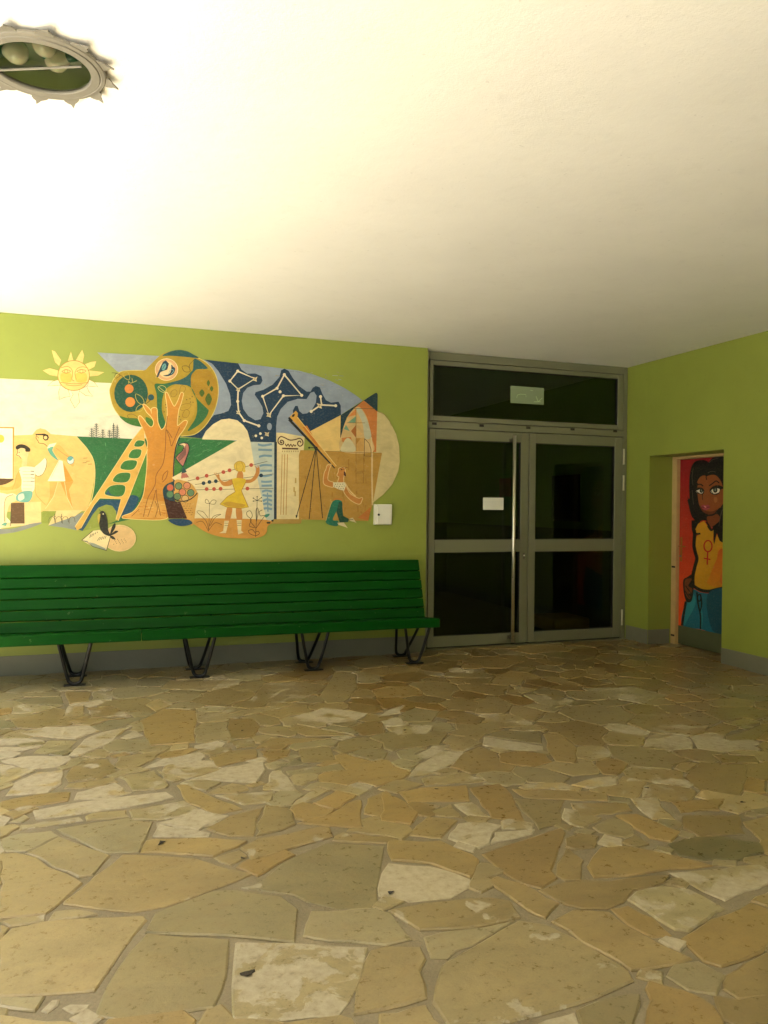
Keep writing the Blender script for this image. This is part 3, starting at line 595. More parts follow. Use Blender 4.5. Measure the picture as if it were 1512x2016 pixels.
# ------------------------------------------------------------------ flat paintings: every painted patch is a thin layer laid on its wall or door
class Paint:
    def __init__(s, root, plane, fn, mat):      # plane(u, v, layer) -> point
        s.root, s.plane, s.mat, s.k = root, plane, mat, 0; s.fn = fn; s.parts = {}; s.cur = None
    def part(s, name): s.cur = s.parts.setdefault(name, dict(v=[], f=[], c=[]))
    def put(s, px, tris, col, col2=None):
        col = tuple(c**1.08 for c in col); s.k += 1; P = s.cur; n = len(P['v']); ys = [q[1] for q in px]; y0, y1 = min(ys), max(ys)
        for u, v in px:
            P['v'].append(s.plane(u, v, s.k)); c = col
            if col2: t = (v-y0)/(y1-y0+1e-6); c = tuple(a*(1-t)+b*t for a, b in zip(col, col2))
            P['c'].append((*c, 1))
        for t in tris: P['f'].append(tuple(n+i for i in t))
    def fill(s, col, pts, smooth=True, col2=None, z=None):
        px = [(z or s.fn)(*p) for p in parse(pts)]
        if smooth: px = catmull(px, True, 5)
        tr = tessellate_polygon([[Vector((u, v, 0)) for u, v in px]]); s.put(px, [tuple(t) for t in tr], lin(col), lin(col2) if col2 else None)
    def line(s, col, wd, pts, smooth=True, closed=False, z=None):
        px = [(z or s.fn)(*p) for p in parse(pts)]
        if smooth and len(px) > 2: px = catmull(px, closed, 5)
        n = len(px); L = []; R = []
        for i, p in enumerate(px):
            a = px[i-1] if (i or closed) else p; b = px[(i+1) % n] if (i < n-1 or closed) else p
            t = Vector((b[0]-a[0], b[1]-a[1])); t = t.normalized() if t.length > 1e-9 else Vector((1, 0)); w_ = wd*.62
            L.append((p[0]-t.y*w_, p[1]+t.x*w_)); R.append((p[0]+t.y*w_, p[1]-t.x*w_))
        q = L + R; m = n if closed else n-1
        s.put(q, [(i, (i+1) % n, n+(i+1) % n, n+i) for i in range(m)], lin(col))
    def disc(s, col, x, y, rx, ry=None, z=None, ring=None, rw=1.0):
        ry = ry or rx; c = [(x+rx*math.cos(t*math.pi/12), y+ry*math.sin(t*math.pi/12)) for t in range(24)]
        if col: px = [(z or s.fn)(*p) for p in c]; s.put(px, [tuple(range(24))], lin(col))
        if ring: s.line(ring, rw, c, False, True, z)
    def finish(s):
        for name, P in s.parts.items():
            o = mesh_obj(name, P['v'], P['f'], s.mat, s.root, P['c'])
            o.data.polygons.foreach_set('use_smooth', [False]*len(o.data.polygons))
def parse(p): return [tuple(float(t) for t in a.split(',')) for a in p.split()] if isinstance(p, str) else p
def zoom(ox, oy, k): return lambda x, y: (ox + x/k, oy + y/k)
Z1, Z2, Z3, Z4, Z0 = zoom(0, 660, 3.78), zoom(180, 670, 4.69), zoom(340, 690, 5.04), zoom(520, 690, 5.04), zoom(0, 660, 5.04)
mural = empty('mural', (1.0, D1, 1.9)); tag(mural, 'mural of sun, fruit tree, starry sky, children and telescope on green wall', 'mural')
A = Paint(mural, lambda u, v, k: on_y(u, v, D1-.0010-k*.00002), Z1, 'mural_paint')
CR, GR, NV, GN, OL, OR, BK = 'EADFB6', '9AA3A6', '0C3C5A', '28703E', 'B0962A', 'CF9136', '23241C'
# --- pale plain with mountains
A.part('painted_plain')
A.fill('F0E9C8', '-70,318 0,322 870,358 900,560 1062,690 1060,778 560,760 -70,745', False)
A.fill('E4DCC6', '-70,596 60,590 170,610 300,560 390,515 450,510 540,530 640,590 700,612 790,600 880,600 1050,690 1058,772 560,762 -70,745')
A.fill('E7C277', '-70,738 110,746 240,740 270,704 300,692 340,702 380,736 570,752 620,800 670,870 700,950 706,1030 692,1130 672,1230 640,1308 420,1310 300,1312 -70,1312', False)
A.fill('EDD092', '180,1240 305,1240 306,1396 180,1396', False)
A.fill('F1E4BC', '-70,1190 70,1190 40,1240 36,1330 80,1400 0,1442 -70,1442'); A.fill('E9CF98', '60,1395 306,1390 200,1412 0,1440', False)
A.fill('92958C', '-70,1432 0,1440 100,1438 220,1405 320,1392 250,1424 120,1464 0,1480 -70,1484')
A.fill('8E958F', '360,1416 620,1318 575,1452 480,1432', False); A.fill('E8CF94', '320,1306 620,1300 560,1345 360,1415 410,1312', False)
A.fill('94A046', '317,1308 418,1308 410,1340 365,1360 356,1400 308,1398', False)
for x in (365, 415, 465, 515): A.line('5B5438', .8, f'{x},1402 {x},1370 {x+14},1352 {x+36},1356 {x+44},1390')
for x in (408, 458): A.line('4A4A34', .9, f'{x},1330 {x},1395', False); A.line('4A4A34', .7, f'{x-8},1345 {x},1352 {x+8},1345', False)
for x, y in ((620, 915), (640, 938), (615, 950), (655, 960), (705, 888), (735, 905), (700, 930), (760, 925), (715, 945)): A.line('B9A650' if x > 690 else '8A6A30', .8, f'{x},{y} {x+30},{y-2}', False)
# --- easel
A.part('painted_easel')
A.fill('C49A3C', '-70,681 106,684 106,700 100,1068 -70,1072', False); A.fill('F7F1D6', '-70,690 94,694 94,1066 -70,1070', False)
A.disc('E6C44C', 5, 770, 27, 30); A.fill('644824', '-70,1070 92,1069 84,1086 40,1108 -10,1118 -70,1120')
# --- reading boy (z0 zoom)
A.part('painted_boy'); A.fn = Z0
A.fill('F4E6BE', '0,1590 60,1580 130,1570 165,1600 110,1670 60,1700 50,1870 0,1880')
A.fill('E6B45E', '0,1500 80,1508 135,1480 160,1400 200,1340 222,1400 200,1500 120,1534 0,1536')
A.fill('F0CC92', '168,1132 210,1118 250,1130 256,1160 285,1160 272,1220 262,1300 215,1305 222,1240 208,1222 188,1206 166,1190 174,1170')
A.fill('F1E8C8', '190,1330 235,1304 330,1308 346,1330 347,1400 332,1545 222,1552 214,1430')
for y in (1352, 1382, 1415, 1450, 1486, 1524): A.line('A79C7C', .7, f'{225 if y < 1480 else 228},{y} {338-(y-1352)*.12},{y+2}', False)
for y in (1346, 1378, 1415, 1448): A.line('6E6E58', .9, f'305,{y} 340,{y+4}', False)
A.fill('F5EDCB', '336,1322 400,1262 450,1216 464,1250 456,1310 432,1370 392,1396 358,1384'); A.line('6F7A52', .9, '450,1216 464,1250 455,1315 425,1375 385,1398 350,1388')
A.line('C99A50', .7, '200,1335 165,1390 148,1470 120,1530'); A.line('C99A50', .7, '346,1400 352,1560 400,1630 450,1680')
A.fill('79B3A4', '225,1550 315,1548 319,1600 290,1650 240,1658 165,1640 165,1588'); A.fill('CFE0CC', '180,1590 230,1570 240,1620 190,1640')
A.fill('6F5230', '110,1664 241,1660 244,1868 106,1868', False)
A.fill('EFD6A2', '130,1582 160,1640 105,1668 72,1750 60,1850 42,1850 38,1720 60,1620'); A.line('6E6848', .8, '130,1580 62,1612 42,1700 46,1850'); A.line('3E4234', .8, '112,1662 104,1895', False)
A.fill('6FA890', '5,1886 45,1858 72,1860 60,1892', False)
A.fill('33290F', '157,1106 180,1088 215,1082 260,1094 296,1122 301,1142 294,1155 254,1153 248,1128 210,1119 176,1133 160,1130')
A.line('3A2E14', .8, '175,1132 173,1166 165,1188 190,1198 200,1212 212,1222'); A.disc('33290F', 190, 1162, 5)
# --- girl with head band
A.part('painted_girl_walking')
A.fill('F0C67C', '362,990 430,992 432,1036 462,1062 474,1106 440,1078 395,1074 370,1042 358,1020')
A.fill('37290F', '344,980 440,976 476,988 486,1015 472,1042 446,1046 426,1026 428,994 362,990', False); A.disc('EBCB86', 452, 1016, 17)
A.line('4A3A18', .9, '363,990 358,1020 375,1045 390,1070 435,1076 470,1104'); A.line('4A3A18', .7, '368,1005 382,1016 378,1022')
A.fn = Z1
A.fill('E6B464', '400,850 440,815 500,880 552,930 542,978 500,945 430,905'); A.line('9A8050', .6, '415,838 470,880 555,935')
A.fn = Z0; A.fill('F4EAC6', '468,1112 490,1082 562,1066 530,1112 484,1152', False); A.fill('68AE96', '476,1122 530,1104 520,1142 546,1190 576,1242 512,1198 480,1150'); A.fn = Z1
A.disc('CBDCD4', 525, 930, 26, 30, ring='5C8478', rw=.7); A.fill('68A8A4', '500,915 525,902 545,912 520,935')
A.fill('DE9E42', '470,950 546,1086 480,1094', False); A.fill('F6EED0', '440,928 466,936 486,1086 354,1086', False); A.line('C8C09A', .8, '440,940 380,1060', False)
A.fill('E6B464', '368,1090 432,1090 402,1200 336,1292 372,1200', False); A.fill('E0A650', '450,1092 546,1088 512,1150 542,1292 498,1210', False); A.line('F0DCA0', .9, '432,1090 400,1200 338,1290', False); A.line('F0DCA0', .9, '480,1092 500,1210 540,1290', False)
# --- sun
A.part('painted_sun')
SUNF, SUNL = 'EFD283', 'B98C3A'
for i, r in enumerate(('455,185 410,120 385,112 398,160 410,200 440,228', '505,190 528,122 546,190', '563,190 590,142 612,108 626,150 614,208', '633,215 680,198 716,194 702,235 660,257', '662,262 710,268 776,275 730,300 668,306',
          '664,332 700,350 726,382 690,380 652,378', '645,382 660,420 692,453 640,448 585,410', '525,405 546,440 524,480 558,541 590,500 584,440 592,408', '452,372 438,420 442,479 480,460 522,455 505,405', '434,332 390,345 356,376 400,374 448,372', '432,262 370,245 318,262 370,296 428,306')):
    if 5 <= i <= 9: A.line(SUNL, 1.4, r, False, True)
    A.fill(SUNF if i < 5 or i == 10 else 'F0E6BE', r, False)
A.disc(SUNF, 548, 300, 118, 112, ring=SUNL, rw=1.1)
A.fill('E6C45E', '455,285 528,285 528,345 460,345'); A.fill('E6C45E', '565,285 640,285 640,345 570,345')
for s in ('455,242 500,232 532,252 540,290 535,328 552,340', '568,330 558,282 578,246 620,235 655,246', '460,270 490,255 525,268 492,283 460,270', '570,268 605,254 640,266 606,282 570,268', '448,350 550,362 650,352', '490,368 550,376 610,368'): A.line(SUNL, .9, s)
A.disc(None, 492, 269, 12, ring=SUNL, rw=.7); A.disc(None, 606, 268, 12, ring=SUNL, rw=.7)
# --- green field, water
A.part('painted_field')
A.fill(GN, '566,752 1060,775 1130,772 1130,1200 990,1366 600,1452 560,1440 640,1310 682,1220 702,1110 706,1000 692,920 652,850 610,800', False)
A.line('E3CC86', 1.2, '566,752 610,800 652,850 692,920 706,1000 702,1110 682,1220 660,1270')
A.fill('94A046', '600,1460 640,1420 685,1342 730,1285 790,1260 835,1270 862,1310 868,1380', True)
A.fill('14506E', '556,1436 742,1226 900,1226 872,1364 863,1310 836,1270 790,1260 730,1284 686,1340 640,1420 614,1456', False)
A.fill('528B36', '930,1240 1066,862 1105,900 1092,1050 1052,1180 1026,1210', True); A.fill('14506E', '900,1352 958,1202 1030,1206 1006,1280 945,1342')
A.fn = Z2; A.fill('2F7A46', '815,900 1345,918 780,1262 757,1240 770,1060', False); A.fill('4C8A3C', '770,1060 830,960 900,1010 790,1250 757,1240')
for t in range(26):
    x = random.uniform(860, 1240); y = random.uniform(930, 930+(1290-x)*.5); A.line(random.choice(('57935A', '256B3C', '64A068')), .6, [(x, y), (x+random.uniform(20, 50), y-random.uniform(10, 30))], False)
A.fn = Z1
for t in range(30):
    x = random.uniform(720, 1000); y = random.uniform(790, 1090)
    if x - 720 < (1090-y)*1.0: A.line(random.choice(('4F8F56', '256B3C', '5E9A62')), .6, [(x, y), (x+random.uniform(-12, 12), y+random.uniform(10, 30))], False)
# --- pines
A.part('painted_pines')
for x, t, b in ((682, 690, 760), (716, 655, 766), (765, 698, 770), (815, 705, 768), (845, 652, 768), (872, 665, 766)):
    A.line('2B4A48', .9, f'{x},{t} {x},{b}', False)
    for y in range(t+14, b-4, 15): w_ = 8 + (y-t)*.22; A.line('2B4A48', .7, f'{x-w_},{y-9} {x},{y+3} {x+w_},{y-9}' if x < 830 else f'{x-w_*.8},{y+10} {x},{y} {x+w_*.8},{y+10}', False)
# --- blue-grey and night sky (z3)
A.part('painted_sky')
A.fill('A0A9B2', '725,128 800,133 1195,155 1150,230 1080,275 900,280 870,268 760,165', False)
A.fn = Z3
A.fill('95A2B2', '300,92 650,128 860,150 1080,178 1250,200 1400,240 1560,300 1700,370 1810,440 1884,496 1700,618 1660,645 1300,862 1030,818 1020,910 740,910 300,860 60,850 300,600', False)
for t in range(40): x = random.uniform(900, 1650); y = random.uniform(200, 420); A.line(random.choice(('A4ACB0', '858F9A', 'A09A88')), .8, [(x, y), (x+random.uniform(10, 60), y+random.uniform(-8, 14))], False)
A.part('painted_night_sky')
A.fill(NV, '310,90 650,128 682,190 740,230 820,228 880,255 891,300 870,338 800,346 740,370 700,420 685,500 700,580 750,650 820,692 872,682 900,620 890,560 850,490 814,440 822,414 900,390 990,340 1060,262 1076,196 1110,180 1150,202 1190,270 1250,350 1330,408 1368,408 1390,370 1420,352 1460,366 1485,430 1520,492 1570,518 1645,508 1667,545 1669,640 1370,802 1280,720 1196,640 1192,596 1216,550 1240,550 1256,600 1290,630 1332,624 1380,590 1420,520 1428,450 1402,408 1368,420 1328,482 1240,480 1140,510 1072,580 1036,660 1026,760 1026,912 772,906 742,800 700,740 640,692 560,676 480,686 400,732 330,800 288,872 56,852 112,842 230,780 330,720 410,640 480,626 552,600 580,540 570,440 530,330 450,200 390,130', False)
A.disc('95A2B2', 960, 755, 24, 36)
CS = 'E6DCC0'
for s in ('645,205 567,303 650,385 815,280 645,205', '650,385 645,505 655,615 710,695 855,748', '1108,240 1035,375 893,455 955,640 1098,450 1280,445 1108,240', '1467,458 1477,540 1617,548', '1457,550 1374,605'): A.line(CS, 2.4, s, False)
for x, y in ((645, 205), (567, 303), (645, 505), (710, 695), (855, 748), (1108, 240), (1035, 375), (893, 455), (1098, 450), (1280, 445), (1065, 410), (1467, 458), (1617, 548), (1374, 605), (825, 847), (870, 825), (884, 868)): A.disc(CS, x, y, 15 if y < 800 else 13)
for x, y, r in ((815, 284, 26), (650, 385, 24), (650, 616, 22), (955, 640, 27), (1457, 548, 30), (935, 830, 24)): A.fill('D9CBA6', f'{x-r},{y-r*.9} {x+r*.2},{y-r*.5} {x+r},{y-r} {x+r*.6},{y+r*.2} {x+r*.8},{y+r} {x-r*.3},{y+r*.6} {x-r},{y+r*.5} {x-r*.5},{y}', False); A.disc('A89A7C', x, y, r*.28)
# --- tree crown (z2)
A.part('painted_tree_crown'); A.fn = Z2
A.fill(OL, '168,480 180,420 210,350 260,296 330,280 480,278 530,240 600,170 660,124 740,100 850,98 980,160 1060,205 1120,270 1160,360 1172,480 1152,600 1110,700 1040,800 950,868 830,884 640,838 420,792 330,762 258,700 200,610')
A.line('D9C878', 1.2, '985,162 1060,205 1120,270 1160,360 1172,480 1152,600 1110,700 1040,800 950,868 830,884'); A.line('D9C878', 1.0, '480,278 330,280 260,296 210,350 180,420 168,480 200,610 258,700')
A.fill('1D5A5C', '655,142 720,106 800,89 880,100 940,130 988,163 850,151 740,143'); A.fill('3F7A32', '258,700 330,716 420,722 444,760 464,797 380,784 310,752')
A.disc('145642', 366, 490, 156, 172); A.disc('D98C3E', 348, 447, 41); A.disc('D98C3E', 358, 570, 45)
A.fill('2F7044', '585,405 680,400 850,352 925,285 960,275 920,330 918,420 960,520 1060,622 1082,652 1050,722 980,790 888,836 960,720 976,600 945,470 880,415 780,405 700,440 660,520 650,640 672,722 690,790 645,828 610,760 606,640 602,500')
A.fill('275F62', '845,352 930,285 945,178 992,184 1070,250 1050,265 970,270 925,320 915,420 880,415 780,405 700,408'); A.fill('4C7C2C', '500,712 540,720 574,750 570,790 545,802 512,770')
A.disc('BD9E38', 815, 595, 150, 185); A.fill('B08C22', '935,305 1000,272 1080,275 1130,330 1162,430 1158,560 1108,640 1055,606 985,540 930,440 918,360')
for x, y, a, b in ((1080, 395, 14, 28), (1110, 447, 16, 25), (1020, 487, 24, 35), (1082, 545, 30, 57)): A.fill('4F6A22', f'{x},{y-b} {x+a},{y-b*.2} {x+a*.7},{y+b*.5} {x},{y+b} {x-a*.8},{y+b*.4} {x-a},{y-b*.2}')
A.disc('1D5862', 550, 527, 29); A.line(BK, .9, '550,545 520,575 485,592')
A.disc('E6C58C', 693, 270, 108, 104)
for t in range(5): A.disc(None, 693, 270, 104-t*7, 100-t*7, ring=random.choice(('D08A60', 'F0DCA8', 'CF9A6C')), rw=.7)
A.disc('EAD0A0', 693, 270, 74, 74)
A.fill('143F52', '600,336 640,240 660,200 686,184 716,214 700,270 660,285 636,295 616,341', False); A.fill('6FA8A8', '650,270 656,230 680,214 690,240 672,275'); A.line('143F52', .8, '655,268 680,225', False)
A.fill('143F52', '662,326 715,312 736,275 738,225 756,245 772,258 768,290 745,318 700,332'); A.line('7FB0B0', 1.0, '712,312 728,275 752,270 755,290 735,310'); A.line('143F52', 1, '742,226 750,244', False)
LV = '4A4016'
for s, c in (('410,495 460,520 484,560 482,592 440,580 412,540', 'C8B858'), ('412,655 420,620 450,596 476,594 470,640 440,658', 'C8B858'), ('335,690 380,682 428,716 370,728 340,712', '6A5A1E'), ('290,305 330,290 352,330 348,365 310,350 296,325', 'C0B050'), ('616,430 655,418 688,440 684,482 650,476 622,455', 'D8CC80'), ('840,240 890,240 912,285 870,292 845,270', LV),
             ('735,480 770,455 792,480 775,515 740,520', '8C7020'), ('815,470 830,420 870,440 845,490 818,500', '8C7020'), ('820,610 860,588 918,590 900,630 850,646 822,640', '8C7020'), ('840,690 870,640 905,660 890,705 855,712', '8C7020')): A.line(c, .7, s, True, True)
for s, c in (('188,300 240,306 300,345', LV), ('215,345 222,310 250,310 262,330 225,352', LV), ('912,285 905,230 945,182', LV), ('342,400 345,375 362,395 420,372', 'C8B858'), ('380,385 374,350', 'C8B858'), ('620,430 684,480', 'D8CC80'), ('560,625 590,620 598,632 565,640', '8C6020')): A.line(c, .7, s)
for x, y in ((880, 548), (910, 540), (915, 570), (930, 520), (938, 572), (690, 620), (672, 660), (812, 705), (825, 735), (797, 750), (685, 595)): A.disc('5E5420', x, y, 5)
# --- trunk
A.part('painted_tree_trunk')
TRK = '520,940 485,830 452,762 436,715 450,700 480,730 512,772 545,802 570,790 577,750 552,702 512,662 480,602 490,594 540,640 556,680 558,632 600,630 606,700 612,760 636,816 652,826 682,790 702,700 700,600 686,500 700,488 732,560 765,612 800,560 828,488 846,498 822,590 802,650 790,760 800,790 858,744 882,755 852,820 802,890 780,960 766,1060 757,1200 752,1300 705,1500 690,1645 350,1645 288,1628 380,1590 440,1520 482,1430 502,1300 516,1150 516,1020'
A.line('E6CF88', 2.4, TRK, True, True); A.fill(OR, TRK)
A.fill('D9A552', '470,1460 690,1490 690,1642 352,1642 300,1628 390,1590 440,1530', False)
for t in range(28): x = random.uniform(430, 680); y = random.uniform(1480, 1635); A.line(random.choice(('C0781F', 'E6C07A', 'CB892F')), .9, [(x, y), (x+random.uniform(10, 45), y+random.uniform(-8, 8))], False)
for s in ('700,700 688,830 682,1000 660,1140 600,1240 585,1340 520,1460 480,1630', '690,820 720,900 738,975 760,930 815,800', '745,900 700,830', '655,1290 665,1240 705,1205 690,1270 655,1310', '520,1630 570,1480 598,1380 606,1470 640,1620', '440,1560 370,1625', '585,1480 610,1550 590,1630'): A.line('6B3C14', .8, s)
A.line('14394A', 1.8, '815,895 782,980 764,1100 758,1250 766,1390')
# --- ladder (z1)
A.part('painted_ladder'); A.fn = Z1
A.fill('DDB257', '1056,688 975,790 856,975 690,1230 558,1425 574,1452 602,1436 700,1262 742,1212 902,1218 862,1372 880,1380 962,1200 1098,850 1078,792 1070,700', False)
for s in ('558,1425 690,1230 856,975 975,790 1056,688', '880,1380 962,1200 1098,850', '602,1436 700,1262 742,1212 902,1218 862,1372'): A.line('EBD493', 1.0, s, False)
for s in ('1000,825 1022,784 1076,790 1054,826', '958,908 986,854 1052,854 1030,912', '898,992 930,936 1018,936 990,998', '842,1086 880,1030 968,1028 944,1092', '782,1184 824,1122 928,1120 905,1198'):
    P = parse(s); A.line('EBD493', 1.6, P, True, True); A.fill('3B7C3A', P)
A.fill('14506E', '784,1182 806,1150 822,1182 860,1196 903,1196 880,1200', False)
# --- open book, bird and mound
A.part('painted_bird_and_book')
A.disc('E0BE88', 890, 1510, 120, 98, ring='ECD8A0', rw=.8); A.fill('EEDBA8', '608,1526 690,1456 740,1448 822,1498 792,1602 690,1572', False)
A.fill('9AA494', '608,1526 650,1530 690,1572 792,1602 782,1585 700,1548 660,1540', False); A.line('3A3A2C', 1.0, '608,1526 690,1456', False); A.line('3A3A2C', 1.0, '792,1602 822,1498', False); A.line('3A3A2C', .8, '608,1526 650,1540 690,1572 792,1602', False)
for t in range(5): A.line('3A3A2C', .9, f'{668+t*14},{1508-t*9} {676+t*12},{1482-t*5}', False); A.line('3A3A2C', .8, f'{725+t*14},{1530-t*4} {742+t*12},{1502-t*2}', False)
for t in range(14): x = 845 + t*7; y = 1560 - (t*29) % 40; A.line('7A5A2C', .7, f'{x},{y} {x+4},{y-9}', False)
A.fill('262A20', '733,1336 760,1306 788,1332 802,1400 806,1450 822,1494 775,1480 745,1440 736,1390'); A.fill('CDB04C', '726,1345 745,1328 744,1362 734,1402'); A.disc('E6DCB0', 768, 1330, 5); A.line('262A20', .7, '750,1310 738,1296', False)
for x, y, dx, dy in ((846, 1428, 10, -30), (858, 1466, 22, -8), (838, 1506, 22, 14)): A.fill('262A20', [(818, 1492), (x-dy*.4, y+dx*.4), (x+dx, y+dy), (x+dy*.4, y-dx*.4)])
# --- meadow panel with girl, beads and flowers (z3)
A.part('painted_cream_panel'); A.fn = Z3
A.fill('E7D9AE', '-10,1262 640,892 290,882 330,800 400,732 480,686 560,676 640,692 700,740 742,800 772,906 1016,912 1006,1680 940,1702 200,1690 150,1400', False)
A.fill('BFC9BE', '772,906 1016,912 1006,1680 932,1690 880,1450 800,1080', False)
for y in (935, 985, 1055, 1140, 1195, 1240, 1298, 1340, 1400, 1440, 1490, 1530, 1570): A.line('7C9DB2', 3.4, f'{845+(y-935)*.09},{y+random.uniform(-6, 6)} {900+(y-935)*.06},{y+random.uniform(-14, 8)} 985,{y+random.uniform(-8, 8)}')
A.line('7C9DB2', 2, '940,1410 945,1600', False)
A.fill('D39944', '150,1668 930,1680 938,1750 920,1822 830,1860 650,1864 480,1850 330,1802 210,1722')
A.part('painted_abacus')
for s in ('150,1295 940,1100', '220,1330 1000,1225', '200,1383 1000,1368'): A.line('4A3C20', .7, s, False)
for x, y in ((247, 1268), (337, 1243), (503, 1207), (564, 1189), (779, 1137), (337, 1375), (410, 1375), (475, 1372), (741, 1370)): A.disc('BF5640', x, y, 19)
for x, y in ((306, 1317), (365, 1305), (428, 1297), (877, 1240)): A.disc('163A4C', x, y, 19)
A.part('painted_girl_counting')
SK = 'C98C46'
for s in ('585,1280 602,1312 570,1342 500,1342 460,1290 436,1255 424,1236 440,1236 462,1230 470,1270 512,1304', '722,1284 780,1274 820,1220 826,1172 822,1150 842,1165 858,1150 862,1210 832,1272 780,1310 722,1314', '540,1560 592,1566 560,1702 518,1692', '628,1568 682,1568 688,1684 640,1684', '650,1205 692,1205 696,1278 636,1276'): A.fill(SK, s)
for s in ('424,1236 415,1215', '436,1232 430,1212', '450,1232 452,1214', '822,1158 816,1140', '838,1160 838,1138', '852,1154 858,1136'): A.line(SK, .9, s, False)
A.fill('DCBE34', '585,1275 640,1264 722,1274 727,1302 682,1392 752,1556 680,1566 540,1556 468,1526 540,1452 620,1402 592,1310', False); A.line('B08430', 1.0, '585,1275 592,1310 620,1402 540,1452 468,1526 540,1556 680,1566 752,1556 682,1392 727,1302', False)
A.fill('C6A034', '500,1520 560,1500 640,1515 720,1530 680,1558 560,1548'); A.disc('DEBF4E', 665, 1150, 56, 52, ring='B89030', rw=.7); A.fill('DEBF4E', '700,1150 722,1190 712,1208 690,1195'); A.line('B89030', .7, '640,1110 632,1160 645,1200'); A.line('B89030', .7, '680,1105 700,1150 690,1195')
A.fill('E6D6A6', '513,1690 558,1690 528,1812 460,1812 502,1790', False); A.fill('E6D6A6', '634,1682 684,1682 680,1790 704,1806 650,1826', False)
for y in (1702, 1718, 1736): A.line('8A6A3A', .7, f'514,{y} 552,{y}', False); A.line('8A6A3A', .7, f'640,{y} 680,{y}', False)
A.part('painted_lily')
FL = '5A4420'
for s in ('358,1790 362,1650 365,1520', '358,1790 330,1690 240,1600 300,1600 350,1660', '360,1750 400,1650 480,1625 420,1660 372,1740', '355,1795 300,1700 235,1705', '362,1780 420,1710 490,1730', '365,1520 325,1510 330,1475 352,1490 365,1520', '365,1520 395,1485 430,1490 415,1525 365,1520'): A.line(FL, .7, s)
A.part('painted_herb'); FK = '332C1A'
for s in ('820,1850 830,1700 836,1560 838,1450', '838,1490 800,1465', '838,1490 880,1460', '838,1490 800,1495', '838,1490 880,1495', '825,1760 760,1740 780,1680 740,1640 735,1605 770,1592 790,1640 770,1690 815,1750', '830,1760 870,1700 910,1640 870,1640 860,1600 890,1582', '820,1840 770,1820 750,1790 790,1778 818,1810', '822,1840 858,1820 850,1795 826,1800', '830,1700 850,1600 838,1560 826,1600 830,1700'): A.line(FK, .8, s)
for x, y in ((838, 1450), (800, 1465), (880, 1460), (800, 1495), (880, 1495)): A.disc(FK, x, y, 6)
A.fill('3F8A78', '912,1632 960,1620 955,1640 925,1658')
# --- spotted bird by the trunk and fruit basket (z2)
A.part('painted_perching_bird'); A.fn = Z2
A.fill('B97C6C', '836,1020 852,985 860,950 895,960 901,1010 872,1100 846,1166 780,1086', False); A.fill('E2D2A0', '800,962 850,947 872,960 852,1000 838,1020 850,980', False)
for s in ('800,962 850,947 890,955 901,1010 872,1100 846,1166', '800,965 848,975 838,1020 780,1086 846,1166'): A.line('17303C', 1.2, s)
for t in range(8): A.line('17303C', .9, f'{800+t*9},{1075-t*14} {815+t*8},{1115-t*8}', False)
A.fill('2E5A5C', '846,1166 866,1190 880,1215 830,1235', False)
for t in range(4): A.fill('C0786A', f'{838+t*10},{1222} {828+t*18},{1262} {836+t*20},{1278-t*4} {850+t*16},{1258}')
A.part('painted_fruit_basket')
A.fill('16424E', '660,1380 690,1332 760,1300 772,1300 776,1490 700,1484 668,1452'); A.fill('D3A556', '768,1298 860,1298 930,1330 976,1400 986,1430 962,1560 942,1692 908,1692 812,1492 768,1472')
A.fill('47200E', '666,1450 720,1480 790,1490 822,1492 884,1645 712,1645', False); A.fill('16486A', '712,1654 886,1654 932,1692 850,1714 770,1702')
for x, y, c in ((727, 1360, 'C96A4A'), (805, 1345, '6E8C62'), (882, 1342, 'D8926C'), (840, 1402, 'DA8A66'), (917, 1408, '6A8C6A'), (725, 1422, '5F8A66'), (793, 1442, '6E8C62'), (865, 1462, 'DDB878')): A.disc(c, x, y, 32, ring='2A2A20' if x > 770 else '3F5A4C', rw=.9)
A.line('23241C', 1.6, '768,1470 830,1486 900,1474 950,1440 978,1408'); A.line('14394A', 1.6, '758,1300 766,1390', False)
for t in range(22): x = 838 + (t*23) % 80; y = 1512 + (t//4)*20; A.line('8A5A24', .8, f'{x+(y-1512)*.2},{y} {x+(y-1512)*.2+12},{y-3}', False)
# --- column (z3)
A.part('painted_column'); A.fn = Z3
A.fill('E2D2A0', '1028,815 1100,818 1310,856 1300,992 1256,1040 1252,1676 1028,1676', False)
A.line('163445', 4.2, '1021,906 1018,1680', False); A.fill('B4954A', '1000,1674 1282,1672 1272,1718 972,1721', False); A.fill('1E2A24', '930,1702 972,1700 968,1718 936,1718', False); A.fill('1E2A24', '978,1682 1004,1676 998,1698 980,1698', False)
A.line('5A3616', 1.8, '1085,905 1078,918 1066,905 1078,890 1098,900 1098,925 1074,934 1048,915 1048,880 1072,855 1110,865 1160,888 1210,885 1260,872 1288,895 1290,930 1262,950 1240,930 1246,905 1266,900 1272,918')
A.line('5A3616', 1.5, '1118,925 1130,950 1145,928 1158,952 1172,930 1186,954 1200,932 1212,950 1224,935'); A.line('5A3616', 2.6, '1085,972 1245,976', False)
for t in range(8): A.line('A08448', 1.2, f'{1090+t*22},994 {1090+t*22},1008', False)
for x in (1082, 1108, 1135): A.line('B9832E', 1.0, f'{x+4},1030 {x-10},1630', False)
for x, y in ((1220, 1290), (1205, 1380), (1215, 1420)): A.line('C0A25C', 2.2, f'{x},{y-25} {x},{y+25}', False)
